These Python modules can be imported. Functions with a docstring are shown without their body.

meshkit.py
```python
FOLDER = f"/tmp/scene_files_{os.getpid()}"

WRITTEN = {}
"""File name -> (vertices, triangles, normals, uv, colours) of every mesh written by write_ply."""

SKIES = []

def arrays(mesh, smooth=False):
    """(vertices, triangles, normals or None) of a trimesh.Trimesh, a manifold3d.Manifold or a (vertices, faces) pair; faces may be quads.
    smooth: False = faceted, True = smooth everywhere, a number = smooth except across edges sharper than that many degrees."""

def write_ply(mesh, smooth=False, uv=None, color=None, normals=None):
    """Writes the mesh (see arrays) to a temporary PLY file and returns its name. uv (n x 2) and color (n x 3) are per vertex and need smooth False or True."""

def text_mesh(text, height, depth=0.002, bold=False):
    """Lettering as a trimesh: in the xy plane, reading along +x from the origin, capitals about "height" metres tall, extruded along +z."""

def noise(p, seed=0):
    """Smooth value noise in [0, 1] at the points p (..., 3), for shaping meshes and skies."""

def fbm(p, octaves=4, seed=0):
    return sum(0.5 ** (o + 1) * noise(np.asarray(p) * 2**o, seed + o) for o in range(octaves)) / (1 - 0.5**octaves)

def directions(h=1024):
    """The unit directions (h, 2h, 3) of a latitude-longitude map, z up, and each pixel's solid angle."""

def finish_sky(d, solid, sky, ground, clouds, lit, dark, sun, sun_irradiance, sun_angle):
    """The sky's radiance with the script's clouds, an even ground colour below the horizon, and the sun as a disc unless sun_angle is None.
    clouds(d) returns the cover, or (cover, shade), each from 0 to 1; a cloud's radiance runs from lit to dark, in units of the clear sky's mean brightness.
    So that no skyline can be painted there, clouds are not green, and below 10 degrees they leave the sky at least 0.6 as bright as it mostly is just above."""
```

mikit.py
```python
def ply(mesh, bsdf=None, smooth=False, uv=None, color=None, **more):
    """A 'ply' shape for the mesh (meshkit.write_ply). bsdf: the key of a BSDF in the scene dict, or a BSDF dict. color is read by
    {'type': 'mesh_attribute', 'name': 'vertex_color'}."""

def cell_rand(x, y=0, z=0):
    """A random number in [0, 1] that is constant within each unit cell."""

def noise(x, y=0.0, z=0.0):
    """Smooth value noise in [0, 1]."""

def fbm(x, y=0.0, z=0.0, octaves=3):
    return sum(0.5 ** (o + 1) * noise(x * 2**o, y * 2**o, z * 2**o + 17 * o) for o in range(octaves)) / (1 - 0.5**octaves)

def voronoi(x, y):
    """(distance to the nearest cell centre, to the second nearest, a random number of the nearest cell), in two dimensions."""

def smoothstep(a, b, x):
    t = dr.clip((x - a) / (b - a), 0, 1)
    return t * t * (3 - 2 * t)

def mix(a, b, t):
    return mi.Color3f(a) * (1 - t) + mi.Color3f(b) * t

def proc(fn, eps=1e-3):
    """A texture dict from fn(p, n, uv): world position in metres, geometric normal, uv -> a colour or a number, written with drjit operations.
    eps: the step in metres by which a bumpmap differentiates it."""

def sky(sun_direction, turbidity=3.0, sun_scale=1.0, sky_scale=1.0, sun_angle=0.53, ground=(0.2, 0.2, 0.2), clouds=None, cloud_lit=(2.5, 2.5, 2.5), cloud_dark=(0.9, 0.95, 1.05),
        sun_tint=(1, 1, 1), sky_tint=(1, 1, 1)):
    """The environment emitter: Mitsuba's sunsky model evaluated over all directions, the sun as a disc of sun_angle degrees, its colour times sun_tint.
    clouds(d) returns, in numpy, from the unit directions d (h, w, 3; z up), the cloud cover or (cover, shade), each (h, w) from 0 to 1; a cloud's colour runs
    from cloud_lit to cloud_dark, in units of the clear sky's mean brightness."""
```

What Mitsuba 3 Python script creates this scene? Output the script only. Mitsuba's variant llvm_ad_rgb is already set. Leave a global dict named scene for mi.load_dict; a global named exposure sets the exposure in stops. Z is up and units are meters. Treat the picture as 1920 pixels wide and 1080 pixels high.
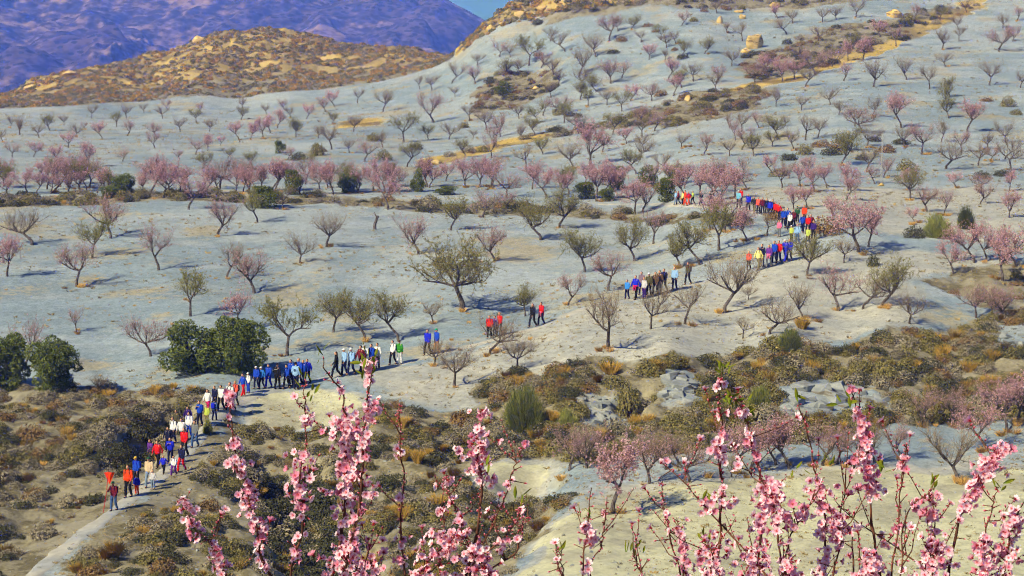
import math, random
import numpy as np, trimesh, shapely
import mitsuba as mi, drjit as dr, mikit, meshkit
from mikit import noise, fbm, voronoi, cell_rand, smoothstep, mix
from scipy.interpolate import RBFInterpolator, RectBivariateSpline, RegularGridInterpolator
from scipy.ndimage import gaussian_filter, map_coordinates
T = mi.ScalarTransform4f
scene, labels = {}, {}

# ------------------------------------------------------------------ camera, light, exposure
FOV = 30.0
F = 960 / math.tan(math.radians(FOV / 2))                 # focal length in pixels of a 1920 wide frame
PITCH = math.atan(340 / F)                                # looking down from the opposite hillside
FWD = np.array([0, math.cos(PITCH), -math.sin(PITCH)])
UP = np.array([0, math.sin(PITCH), math.cos(PITCH)])
RIGHT = np.array([1.0, 0, 0])
scene['camera'] = {'type': 'perspective', 'fov': FOV, 'fov_axis': 'x', 'near_clip': 0.1, 'far_clip': 20000.0,
                   'to_world': T().look_at(origin=[0, 0, 0], target=FWD.tolist(), up=[0, 0, 1]),
                   'medium': {'type': 'ref', 'id': 'haze_air'}}
SUN = np.array([-0.58, -0.52, 0.62])
scene['sky'] = mikit.sky(SUN.tolist(), turbidity=2.6, sky_scale=0.41, sun_tint=(0.92, 1.02, 1.17), sky_tint=(0.36, 0.74, 1.36))
exposure = 2.32

# the air: blue scatters most, so far slopes turn blue
scene['haze_air'] = {'type': 'homogeneous', 'albedo': {'type': 'rgb', 'value': [0.93, 0.90, 0.97]},
                     'sigma_t': {'type': 'rgb', 'value': [0.000030, 0.000062, 0.00035]}}

def sgb(*c):                                              # sRGB 0-255 -> linear
    c = np.array(c, float) / 255
    return np.where(c < 0.04045, c / 12.92, ((c + 0.055) / 1.055) ** 2.4)

def ray(px, py):
    d = FWD + RIGHT * ((px - 960) / F) + UP * ((540 - py) / F)
    return d / np.linalg.norm(d)

# ------------------------------------------------------------------ terrain
# Feature lines of the valley surveyed from the photograph: (pixel x, pixel y, distance in metres).
LINES = [
 # the footpath
 (60,1080,85),(160,1000,93),(214,958,98),(290,905,104),(345,857,110),(415,770,120),(440,742,124),(520,728,128),(650,703,130),(745,684,134),(820,663,136),(930,630,140),(1010,610,143),(1190,560,150),(1290,535,153),(1405,506,157),(1480,489,158),(1515,455,164),(1490,425,172),(1400,395,182),(1270,384,194),
 # orchard terrace on the left
 (-250,735,132),(0,735,132),(200,738,130),(320,725,129),(-250,600,152),(0,600,152),(250,600,152),(500,610,150),(700,600,150),(850,580,150),(1000,560,153),
 (-250,480,178),(0,480,178),(300,480,178),(600,470,180),(900,470,176),(1100,480,172),(1250,480,168),
 (-250,390,214),(0,388,214),(300,385,214),(500,385,214),(700,397,210),(900,408,204),(1100,416,198),(1250,425,190),
 (-250,374,219),(0,374,219),(300,372,219),(500,374,219),(700,381,214),(900,388,210),(1100,394,205),(1260,386,198),
 (0,345,240),(300,343,240),(600,343,240),(800,347,238),(1000,348,232),(1150,352,226),(1250,356,219),
 (-250,300,290),(0,300,290),(300,300,290),(500,300,290),(700,303,278),
 (-250,252,360),(0,250,360),(300,248,360),(500,245,355),(650,245,345),
 (-250,205,465),(0,200,470),(240,190,475),(440,180,480),(600,166,480),(720,150,472),
 # tan hill behind it
 (-250,205,540),(0,182,545),(60,158,545),(110,138,548),(150,135,550),(230,108,560),(300,87,565),(390,66,570),(430,58,570),(470,52,572),(510,55,573),(560,68,575),(630,80,576),(700,89,575),(780,93,568),(830,96,560),(870,99,540),
 (100,172,505),(300,145,515),(470,118,522),(600,120,522),(700,120,518),(790,117,512),
 # right hillside
 (1600,382,185),(1750,402,180),(1900,402,180),(2200,402,180),(1400,347,215),(1600,347,212),(1750,352,208),(1920,347,208),(2200,342,208),
 (1300,290,245),(1500,277,250),(1700,272,250),(1920,270,250),(2200,265,250),
 (800,300,286),(900,300,280),(1000,300,275),(1150,300,260),
 (850,230,350),(1000,228,330),(1200,220,310),(1400,215,292),(1600,200,288),(1800,200,288),(1920,200,288),(2200,190,288),
 (850,160,420),(1000,150,395),(1200,140,372),(1400,130,356),(1600,120,348),(1800,120,345),(2000,112,345),(2200,110,345),
 (862,104,455),(930,76,450),(1000,52,446),(1130,22,432),(1200,7,430),(1400,60,404),(1600,42,405),(1800,40,405),(1950,30,405),(2200,30,405),
 (1300,-18,440),(1500,-20,450),(1700,-30,460),(1920,-40,460),(2200,-50,460),
 (868,94,460),(884,66,464),(905,45,466),(925,20,468),(950,6,470),(970,-5,472),(1050,-35,475),(1200,-70,490),(1500,-120,520),(1900,-150,540),(2200,-150,540),
 # pale slope below the path and the scrub bank under it
 (690,742,125),(780,748,123),(880,765,120),(960,730,122),(1060,692,124),(1250,668,124),(1450,658,126),(1650,632,130),(1850,602,138),(2200,590,142),
 (900,692,131),(1140,640,131),(1400,600,139),(1600,560,146),(1800,530,150),(2000,520,152),(2200,515,153),
 (1600,472,158),(1750,462,162),(1900,472,160),(2200,472,160),(1700,430,172),(1900,430,172),
 (880,862,113),(1000,850,113),(1130,812,114),(1250,815,114),(1400,805,114.5),(1600,800,114.5),(1800,790,115.5),(2000,785,116),(2200,785,116),
 (1330,850,106),(1500,846,107),(1700,840,108),(1920,832,108),(2200,830,108),
 (1100,935,97),(1250,912,99),(1400,900,100.5),(1600,890,101.5),(1900,882,102),(2200,882,102),
 (1010,1000,90),(1200,1000,90),(1500,1000,90),(1800,1000,90),(2200,1000,90),(985,1080,82),(1250,1080,82),(1600,1080,82),(1900,1080,82),(2200,1080,82),
 (900,885,107.5),(960,873,108.5),(1040,878,108),
 # gully and scrub slopes in the middle and on the left
 (470,748,123.5),(560,742,125),(640,745,124.5),(460,806,121.2),(560,808,121.4),(640,800,121.2),(700,815,114),(780,820,114),
 (600,860,109),(650,850,110.5),(600,935,102),(700,950,100.5),(800,950,100),(880,950,98.5),(550,1005,94.5),(650,1080,87),(750,1080,88),(860,1080,86),(450,1080,86),
 (420,860,110),(420,905,105),(380,950,99),(300,980,95.5),(255,1030,89),(350,1060,86),
 (270,800,117),(200,780,121),(0,800,117),(100,800,117),(0,900,106),(100,900,106),(170,930,102),(0,1000,95),(60,1000,95),(0,1080,86),(-250,800,117),(-250,900,106),(-250,1080,86),
]
ctrl = []
for px, py, d in LINES:
    q = ray(px, py)
    q = q * (d / q[1])
    ctrl.append((math.atan2(q[0], q[1]), math.hypot(q[0], q[1]), q[2]))
AZ = lambda px: math.atan((px - 960) / F)
for px in (-250, 300, 900, 1500, 2200):                    # the photographer's own hillside, below the frame
    for r, z in ((1.2, -1.66), (3, -2.0), (6, -3.3), (12, -5.8), (20, -8.8), (30, -12.6), (45, -17.6), (60, -20.8), (73, -21.4)):
        ctrl.append((AZ(px), r, z))
    ctrl += [(AZ(px), 700, -8), (AZ(px), 900, -20)] if px < 1000 else [(AZ(px), 700, 40), (AZ(px), 900, 30)]
for px, z in ((868, 4), (905, 8), (950, 14), (1050, 25)):
    ctrl.append((AZ(px), 540, z))
ctrl = np.array(ctrl)
KR = 0.16                                                 # how a step in ln(distance) compares with a step in azimuth
rbf = RBFInterpolator(np.c_[ctrl[:, 0], KR * np.log(ctrl[:, 1])], ctrl[:, 2], kernel='thin_plate_spline', smoothing=1.6e-4)
AMAX = AZ(2250)
ca, cl = np.linspace(-AMAX, AMAX, 170), np.linspace(math.log(1.2), math.log(900), 330)
A_, L_ = np.meshgrid(ca, cl, indexing='ij')
coarse = rbf(np.c_[A_.ravel(), KR * L_.ravel()]).reshape(A_.shape)
spl = RectBivariateSpline(ca, cl, coarse, kx=3, ky=3)

def base_height(x, y):
    x, y = np.asarray(x, float), np.asarray(y, float)
    a, r = np.arctan2(x, y), np.hypot(x, y)
    l = np.log(np.clip(r, 1.2, 900))
    z = spl.ev(np.clip(a, -AMAX, AMAX), l)
    far = np.clip((np.abs(a) - AMAX) / 0.6, 0, 1)         # beyond what was surveyed: plain rolling hillsides
    far = far * far * (3 - 2 * far)
    zf = -1.6 - 19 * np.clip(r / 65, 0, 1) ** 0.9 + 25 * np.clip((r - 150) / 500, 0, 1.6) + 4 * (meshkit.noise(np.stack([x / 90, y / 90, x * 0], -1), 5) - .5) * np.clip(r / 120, 0, 1)
    return z * (1 - far) + zf * far

def cast(px, py, hf, r0=70.0, r1=760.0, n=5200):
    """The first ground point seen along a pixel."""
    q = ray(px, py)
    t = np.exp(np.linspace(math.log(r0), math.log(r1), n))
    p = q[None] * t[:, None]
    below = p[:, 2] < hf(p[:, 0], p[:, 1])
    i = int(np.argmax(below)) if below.any() else n - 1
    return p[i]

def world_polygon(pts, hf=base_height):
    w = np.array([cast(x, y, hf)[:2] for x, y in pts])
    return shapely.Polygon(w).buffer(0)
# ------------------------------------------------------------------ which soil lies where (areas in world metres)
PATH_PX = [(20,1120),(60,1080),(130,1022),(175,985),(214,958),(250,930),(290,905),(325,870),(352,850),(385,815),(415,772),(440,744),(480,733),(520,729),(590,716),(650,704),(745,685),(820,664),(930,631),(1010,611),(1100,586),(1190,561),(1290,535),(1405,506),(1480,489),(1512,470),(1518,450),(1495,427),(1450,407),(1400,395),(1340,389),(1270,385),(1190,383),(1120,384)]
path_w = np.array([cast(x, y, base_height)[:2] for x, y in PATH_PX])
from scipy.interpolate import splprep, splev
tck, _ = splprep(path_w.T, s=6.0, k=3)
path_c = np.array(splev(np.linspace(0, 1, 420), tck)).T
path_line = shapely.LineString(path_c)

ZP = {}
ZP['left_scrub'] = world_polygon([(-300,738),(0,738),(180,735),(300,728),(400,735),(450,742),(455,780),(400,830),(340,880),(270,935),(200,985),(110,1050),(20,1110),(-300,1110)])
ZP['spur'] = world_polygon([(470,745),(455,800),(640,800),(680,760),(790,762),(890,775),(905,720),(960,695),(1060,690),(1100,720),(1060,800),(1010,860),(900,868),(870,900),(940,930),(1000,910),(1090,925),(990,990),(960,1090),(100,1100),(190,1010),(240,955),(330,890),(400,820)])
ZP['right_bank'] = world_polygon([(1040,692),(1150,672),(1260,666),(1400,662),(1480,655),(1620,640),(1700,615),(1760,625),(1850,600),(2250,590),(2250,782),(1920,785),(1800,795),(1620,815),(1480,830),(1300,848),(1200,850),(1130,870),(1010,862),(1000,800)])
ZP['right_flat'] = world_polygon([(1720,530),(1800,505),(1920,500),(2250,500),(2250,600),(1900,605),(1820,560)])
ZP['hedge_bank'] = world_polygon([(-300,388),(0,388),(300,376),(500,380),(700,388),(850,400),(1000,404),(1150,412),(1260,418),(1400,425),(1400,412),(1260,404),(1150,396),(1000,386),(850,382),(700,374),(500,366),(300,362),(0,366),(-300,368)])
ZP['tan_hill'] = world_polygon([(-300,212),(0,203),(120,200),(240,192),(440,184),(560,170),(640,162),(720,152),(790,132),(850,108),(866,104),(866,100),(830,97),(780,94),(700,90),(630,81),(560,69),(470,53),(390,67),(300,88),(230,109),(150,136),(110,139),(60,159),(0,183),(-300,204)])
tb = np.array([cast(x, y, base_height)[:2] for x, y in [(-300,212),(0,203),(120,200),(240,192),(440,184),(560,170),(640,162),(720,152),(790,132),(850,108)]])
ZP['tan_hill'] = shapely.Polygon(np.vstack([tb, [(-14, 610), (-190, 610)]])).buffer(0)
ZP['terrace_a'] = world_polygon([(790,312),(860,296),(960,270),(1060,255),(1180,236),(1260,238),(1330,225),(1400,205),(1450,180),(1440,160),(1370,170),(1280,175),(1220,205),(1120,235),(1010,250),(900,282),(800,300)])
ZP['terrace_b'] = world_polygon([(1430,150),(1520,138),(1600,108),(1690,78),(1780,35),(1860,5),(1760,15),(1640,40),(1560,50),(1480,80),(1400,105),(1380,140)])
ZP['patch'] = world_polygon([(870,215),(900,160),(950,128),(1040,130),(1050,160),(1010,185),(950,205)])
ZP['top_scrub'] = world_polygon([(1010,52),(1130,26),(1210,8),(1300,20),(1420,15),(1530,12),(1700,-2),(1700,-20),(1300,-25),(1180,-12),(1000,38)])
GOLD = {}
GOLD['gold_a'] = world_polygon([(1530,138),(1600,115),(1690,85),(1690,70),(1610,92),(1530,118)])
GOLD['gold_b'] = world_polygon([(1710,70),(1780,40),(1850,8),(1840,-5),(1770,25),(1700,58)])
GOLD['gold_c'] = world_polygon([(800,312),(880,295),(960,272),(1040,258),(1030,250),(940,262),(860,284),(800,300)])
GOLD['gold_d'] = world_polygon([(640,240),(700,236),(710,222),(650,226)])
GOLD['gold_e'] = world_polygon([(1390,170),(1440,158),(1500,150),(1500,140),(1430,148),(1350,172)])
PALE = {}
PALE['pale_slope'] = world_polygon([(640,712),(820,672),(1010,618),(1190,570),(1400,515),(1500,490),(1640,470),(1800,470),(1900,500),(1760,520),(1700,610),(1500,650),(1250,664),(1060,688),(960,728),(890,770),(760,752)])
PALE['bench'] = world_polygon([(960,1110),(975,1040),(1010,985),(1090,935),(1140,915),(1250,905),(1400,895),(1600,875),(1920,862),(2250,860),(2250,1110)])
PALE['lobe'] = world_polygon([(860,905),(880,878),(960,862),(1040,866),(1060,885),(1000,905),(930,925)])
PALE['cut_bank'] = world_polygon([(455,802),(470,752),(500,735),(600,730),(680,742),(690,770),(640,800),(560,806)])
PALE['upper_flat'] = world_polygon([(1380,400),(1300,380),(1420,350),(1640,352),(1940,352),(2250,350),(2250,470),(1900,455),(1700,440),(1560,420)])

def soft_inside(poly, x, y, reach, seed):
    """How much of the surroundings of each point lies in the area: a ragged, soft edge."""
    if poly is None or poly.is_empty:
        return np.zeros(np.shape(x))
    rng = np.random.default_rng(seed)
    out = np.zeros(np.shape(x))
    b = poly.bounds
    m = (x > b[0] - 4 * reach) & (x < b[2] + 4 * reach) & (y > b[1] - 4 * reach) & (y < b[3] + 4 * reach)
    xs, ys = x[m], y[m]
    P = np.stack([xs / (3 * reach), ys / (3 * reach), xs * 0], -1)
    wx, wy = (meshkit.fbm(P, 3, seed) - .5) * 3 * reach, (meshkit.fbm(P, 3, seed + 50) - .5) * 3 * reach
    acc = np.zeros(len(xs))
    shapely.prepare(poly)
    for k in range(6):
        a, r = rng.uniform(0, 6.28), reach * math.sqrt((k + .5) / 6)
        acc += shapely.contains_xy(poly, xs + wx + r * math.cos(a), ys + wy + r * math.sin(a))
    out[m] = acc / 6
    return out

# gullies cut into the scrub slopes: (pixels of the bottom line, width, depth)
GULLIES = [([(228,866),(250,836),(284,806),(322,772)], 1.5, 1.9), ([(640,1090),(580,1010),(545,930),(530,880)], 2.2, 2.0), ([(1150,800),(1180,770),(1200,740)], 1.0, .9), ([(1000,905),(960,960),(930,1040)], 2.0, .9)]
gully_lines = [(shapely.LineString([cast(x, y, base_height)[:2] for x, y in pts]), w, d) for pts, w, d in GULLIES]

def crest_rock(x, y):                                      # the ochre rock along the right hill's crest
    a, r = np.arctan2(x, y), np.hypot(x, y)
    px = 960 + F * np.tan(a)
    line = np.interp(px, [800, 862, 930, 1000, 1130, 1200, 1300, 1600, 2300], [470, 456, 452, 448, 436, 432, 438, 452, 455])
    return np.clip((r - line) / 5, 0, 1) * (px > 855)

def soils(x, y):
    """(scrub cover, pale soil, golden soil) in 0..1 at world points, the same arrays' shape."""
    r = np.hypot(x, y)
    scrub = np.zeros(x.shape)
    for i, (k, p) in enumerate(ZP.items()):
        scrub = np.maximum(scrub, soft_inside(p, x, y, 0.9 if k in ('left_scrub', 'spur', 'right_bank', 'hedge_bank', 'right_flat') else 2.2, 11 + i) * (0.8 if k == 'hedge_bank' else 1))
    pale, gold = np.zeros(x.shape), np.zeros(x.shape)
    for i, (k, p) in enumerate(PALE.items()):
        pale = np.maximum(pale, soft_inside(p, x, y, 1.6 if k != 'cut_bank' else .5, 31 + i) * {'pale_slope': .5, 'upper_flat': .4, 'bench': 1.0}.get(k, 1.0))
    for i, (k, p) in enumerate(GOLD.items()):
        gold = np.maximum(gold, soft_inside(p, x, y, 1.5, 51 + i))
    cr = crest_rock(x, y)
    hill = np.clip((r - 478) / 25, 0, 1) * (np.arctan2(x, y) < AZ(872))
    gold = np.maximum(gold, np.maximum(cr, hill * np.clip((r - 478 - 26 * meshkit.fbm(np.stack([x / 30, y / 30, x * 0], -1), 3, 15)) / 45, 0, 1)))
    near = np.clip((74 - r) / 6, 0, 1)                     # the photographer's hillside is scrub
    scrub = np.maximum(scrub, np.maximum(near, np.clip((r - 660) / 20, 0, 1)))
    return scrub, pale, gold

inside = np.linspace(-AZ(2050), AZ(2050), 620)
outside = np.radians(np.concatenate([np.linspace(17.3, 40, 40), np.linspace(41.5, 180, 60)]))
GA = np.concatenate([-outside[::-1], inside, outside])
GR = np.concatenate([np.exp(np.linspace(math.log(1.0), math.log(66), 50))[:-1], np.exp(np.linspace(math.log(66), math.log(135), 300))[:-1], np.exp(np.linspace(math.log(135), math.log(620), 430))[:-1], np.exp(np.linspace(math.log(620), math.log(5600), 40))])
AA, RR = np.meshgrid(GA, GR, indexing='ij')
GX, GY = RR * np.sin(AA), RR * np.cos(AA)
GZ = base_height(GX, GY)
GZ = GZ + np.clip((RR - 700) / 3000, 0, 1) * -40           # the far plain sinks behind the hills
fr = (np.abs(AA) < AZ(2200)) & (RR < 700)
scrub_w, pale_w, gold_w = np.zeros(GX.shape), np.zeros(GX.shape), np.zeros(GX.shape)
scrub_w[fr], pale_w[fr], gold_w[fr] = soils(GX[fr], GY[fr])
scrub_w[~fr] = 0.8
BARE_ROCK = [world_polygon([(1465,722),(1560,712),(1640,728),(1670,760),(1600,788),(1500,788),(1460,765)]), world_polygon([(1246,690),(1304,696),(1316,758),(1246,774)]), world_polygon([(1086,736),(1165,742),(1180,816),(1092,816)]), world_polygon([(1868,610),(1990,605),(1990,668),(1872,664)])]
for i, pb in enumerate(BARE_ROCK):
    sb_ = np.zeros(GX.shape); sb_[fr] = soft_inside(pb, GX[fr], GY[fr], .5, 91 + i); scrub_w *= 1 - sb_; pale_w = np.maximum(pale_w, .18 * sb_)
pale_w *= 1 - scrub_w * .9
for line, w, d in gully_lines:
    b = line.bounds
    m = fr & (GX > b[0] - 9) & (GX < b[2] + 9) & (GY > b[1] - 9) & (GY < b[3] + 9)
    pts = shapely.points(GX[m] + (meshkit.noise(np.stack([GX[m], GY[m], 0 * GX[m]], -1) * .6, 3) - .5) * 1.2, GY[m])
    dist = shapely.distance(line, pts)
    GZ[m] -= d * np.exp(-(dist / w) ** 3)
P3 = np.stack([GX, GY, 0 * GX], -1)
path_d = np.full(GX.shape, 99.0)
b = path_line.bounds
m = fr & (GX > b[0] - 5) & (GX < b[2] + 5) & (GY > b[1] - 5) & (GY < b[3] + 5)
shapely.prepare(path_line)
path_d[m] = shapely.distance(path_line, shapely.points(GX[m], GY[m]))
rough = scrub_w * np.clip((path_d - 1.0) / 2.0, 0, 1)
fade = np.clip(RR / 40, 0.2, 1) * np.clip((900 - RR) / 200, 0, 1)
GZ += fade * (0.11 * (meshkit.fbm(P3 / 5, 3, 2) - .5) + rough * (.8 * (meshkit.fbm(P3 / 3.4, 2, 8) - .5) + .55 * (meshkit.fbm(P3 / 1.1, 2, 21) - .5)) + .05 * (meshkit.noise(P3 / .5, 22) - .5))
rock = np.clip(gold_w * 1.2, 0, 1) * np.clip((RR - 380) / 60, 0, 1)
GZ += rock * (3.2 * (meshkit.fbm(P3 / 14, 4, 31) - .5) + 2.6 * (np.abs(meshkit.fbm(P3 / 7, 4, 33) - .5) * 2 - .3))
GZ += np.clip((RR - 700) / 600, 0, 1) * 24 * (meshkit.fbm(P3 / 400, 4, 41) - .5)
height_grid = RegularGridInterpolator((GA, np.log(GR)), GZ, bounds_error=False, fill_value=None)

def height(x, y):
    x, y = np.asarray(x, float), np.asarray(y, float)
    s = x.shape
    q = np.stack([np.arctan2(x, y).ravel(), np.log(np.clip(np.hypot(x, y), 1.0, 5590)).ravel()], -1)
    return height_grid(q).reshape(s)

def hit(px, py, r0=72.0):
    return cast(px, py, height, r0)

def grid_faces(n, m):
    i, j = np.meshgrid(np.arange(n - 1), np.arange(m - 1), indexing='ij')
    a = (i * m + j).ravel()
    return np.vstack([np.c_[a, a + 1, a + m + 1], np.c_[a, a + m + 1, a + m]])

def up_faces(v, f):
    n = np.cross(v[f[:, 1]] - v[f[:, 0]], v[f[:, 2]] - v[f[:, 0]])
    return f if n[:, 2].mean() > 0 else f[:, ::-1]

V = np.c_[GX.ravel(), GY.ravel(), GZ.ravel()]
Fc = up_faces(V, grid_faces(*GX.shape))
# uv carries which soil lies where: u = scrub litter, v = pale soil (below .5) or golden soil (above .5)
UV = np.c_[scrub_w.ravel(), np.clip(np.maximum(pale_w * .48, np.where(gold_w > .02, .5 + .5 * gold_w, 0)), 0, 1).ravel()]

SOIL = dict(slate=(.200, .256, .290), slate2=(.284, .326, .340), pale=(.48, .475, .315), scrub=(.26, .235, .155), scrub2=(.125, .11, .066), gold=(.50, .365, .10), ochre=(.22, .16, .06))
def ground_fn(p, n, uv):
    x, y = p.x, p.y
    big, mid, fine = fbm(x * .045, y * .045), fbm(x * .33 + 7, y * .33, 3, 3), fbm(x * 2.3, y * 2.3, 5, 3)
    grit = noise(x * 9, y * 9)
    slate = mix(SOIL['slate'], SOIL['slate2'], smoothstep(.36, .62, big * .5 + mid * .5))
    dry = smoothstep(.56, .72, fbm(x * .16 + 31, y * .16, 2) * .72 + fine * .28)     # thin dry grass
    slate = mix(slate, (.34, .27, .12), dry * .55)
    furrow = fbm(x * .05, y * .05, p.z * 1.9, 3)
    slate = slate * (.46 + .5 * fine + .36 * grit + .34 * furrow)
    pale = mix(SOIL['pale'], (.36, .35, .25), smoothstep(.4, .65, mid)) * (.66 + .42 * fine + .26 * grit)
    gold = mix(SOIL['gold'], SOIL['ochre'], smoothstep(.38, .62, fbm(x * .12, y * .12, p.z * .25, 3) * .7 + fine * .3)) * (.45 + .6 * mid + .5 * fine)
    scrub = mix(SOIL['scrub'], SOIL['scrub2'], smoothstep(.42, .66, mid * .4 + fine * .6)) * (.5 + .55 * fine + .4 * grit)
    scrub = mix(scrub, (.30, .285, .225), smoothstep(.56, .70, fbm(x * .5, y * .5, 9, 3)) * .45)
    steep = smoothstep(.80, .62, n.z)
    g = smoothstep(.5, .8, uv.y + (fine - .5) * .25)
    c = mix(slate, mix((.325, .338, .312), (.385, .385, .335), smoothstep(.35, .65, mid)) * (.62 + .5 * fine + .26 * grit), smoothstep(.02, .22, uv.y) * (1 - g))
    c = mix(c, pale, smoothstep(.27, .45, uv.y) * (1 - g))
    c = mix(c, gold, g)
    s = smoothstep(.25, .75, uv.x + (fine - .5) * .6)
    c = mix(c, mix(scrub, gold, g * .75), s)
    return mix(c, (.34, .31, .20), steep * .5)
scene['ground_soil'] = {'type': 'twosided', 'bsdf': {'type': 'diffuse', 'reflectance': mikit.proc(ground_fn)}}
scene['ground'] = mikit.ply((V, Fc), 'ground_soil', smooth=True, uv=UV)
labels['ground'] = {'kind': 'structure', 'label': 'slate grey orchard soil with scrubby banks and golden hill crests', 'category': 'ground'}

# the trodden footpath, a sheet that follows the ground
def path_fn(p, n, uv):
    f, m = fbm(p.x * 2.6, p.y * 2.6, 3, 3), fbm(p.x * .4, p.y * .4, 8, 2)
    return mix((.33, .345, .335), (.41, .40, .345), smoothstep(.35, .65, m)) * (.78 + .4 * f)
scene['path_soil'] = {'type': 'twosided', 'bsdf': {'type': 'diffuse', 'reflectance': mikit.proc(path_fn)}}
tan_ = np.gradient(path_c, axis=0)
tan_ /= np.linalg.norm(tan_, axis=1, keepdims=True)
nor_ = np.c_[tan_[:, 1], -tan_[:, 0]]
n_p = len(path_c)
wv = (.66 + .3 * (meshkit.noise(np.c_[np.arange(n_p) * .18, np.zeros(n_p), np.zeros(n_p)], 3) - .5))[:, None]
offs = np.linspace(-1, 1, 11)
ragged = 1 + .35 * (meshkit.noise(np.stack(np.meshgrid(np.arange(n_p) * .7, offs * 9, [0.], indexing='ij'), -1)[:, :, 0], 6) - .5)
px_ = path_c[:, 0][:, None] + nor_[:, 0][:, None] * offs[None] * wv * ragged
py_ = path_c[:, 1][:, None] + nor_[:, 1][:, None] * offs[None] * wv * ragged
lift = .05 - .16 * np.abs(offs[None]) ** 4
pv = np.c_[px_.ravel(), py_.ravel(), (height(px_, py_) + lift).ravel()]
scene['path'] = mikit.ply((pv, up_faces(pv, grid_faces(n_p, 11))), 'path_soil', smooth=True)
labels['path'] = {'kind': 'structure', 'label': 'pale trodden footpath winding up from the gully to the upper orchard', 'category': 'path'}

# ------------------------------------------------------------------ the far mountain
ma = np.linspace(AZ(-400), AZ(1400), 620)
mr = np.linspace(2300, 5200, 330)
MA, MR = np.meshgrid(ma, mr, indexing='ij')
mpx = 960 + F * np.tan(MA)
crest_py = np.interp(mpx, [-700, 0, 500, 700, 760, 800, 840, 870, 905, 960, 1100, 1900], [-75, -75, -70, -60, -45, -25, -1, 18, 38, 72, 140, 230])
MX, MY = MR * np.sin(MA), MR * np.cos(MA)
crest_z = (200 - crest_py) / F * 4300 * np.cos(MA)
t = np.clip((MR - 2300) / 2000, 0, 1)
MP = np.stack([MX, MY, 0 * MX], -1)
warp = MP + 160 * np.stack([meshkit.fbm(MP / 500, 3, 71) - .5, meshkit.fbm(MP / 500, 3, 72) - .5, 0 * MX], -1)
ridge = 1 - 2 * np.abs(meshkit.fbm(warp * np.array([1 / 260, 1 / 700, 1]), 5, 61) - .5) * 1.6
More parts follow.
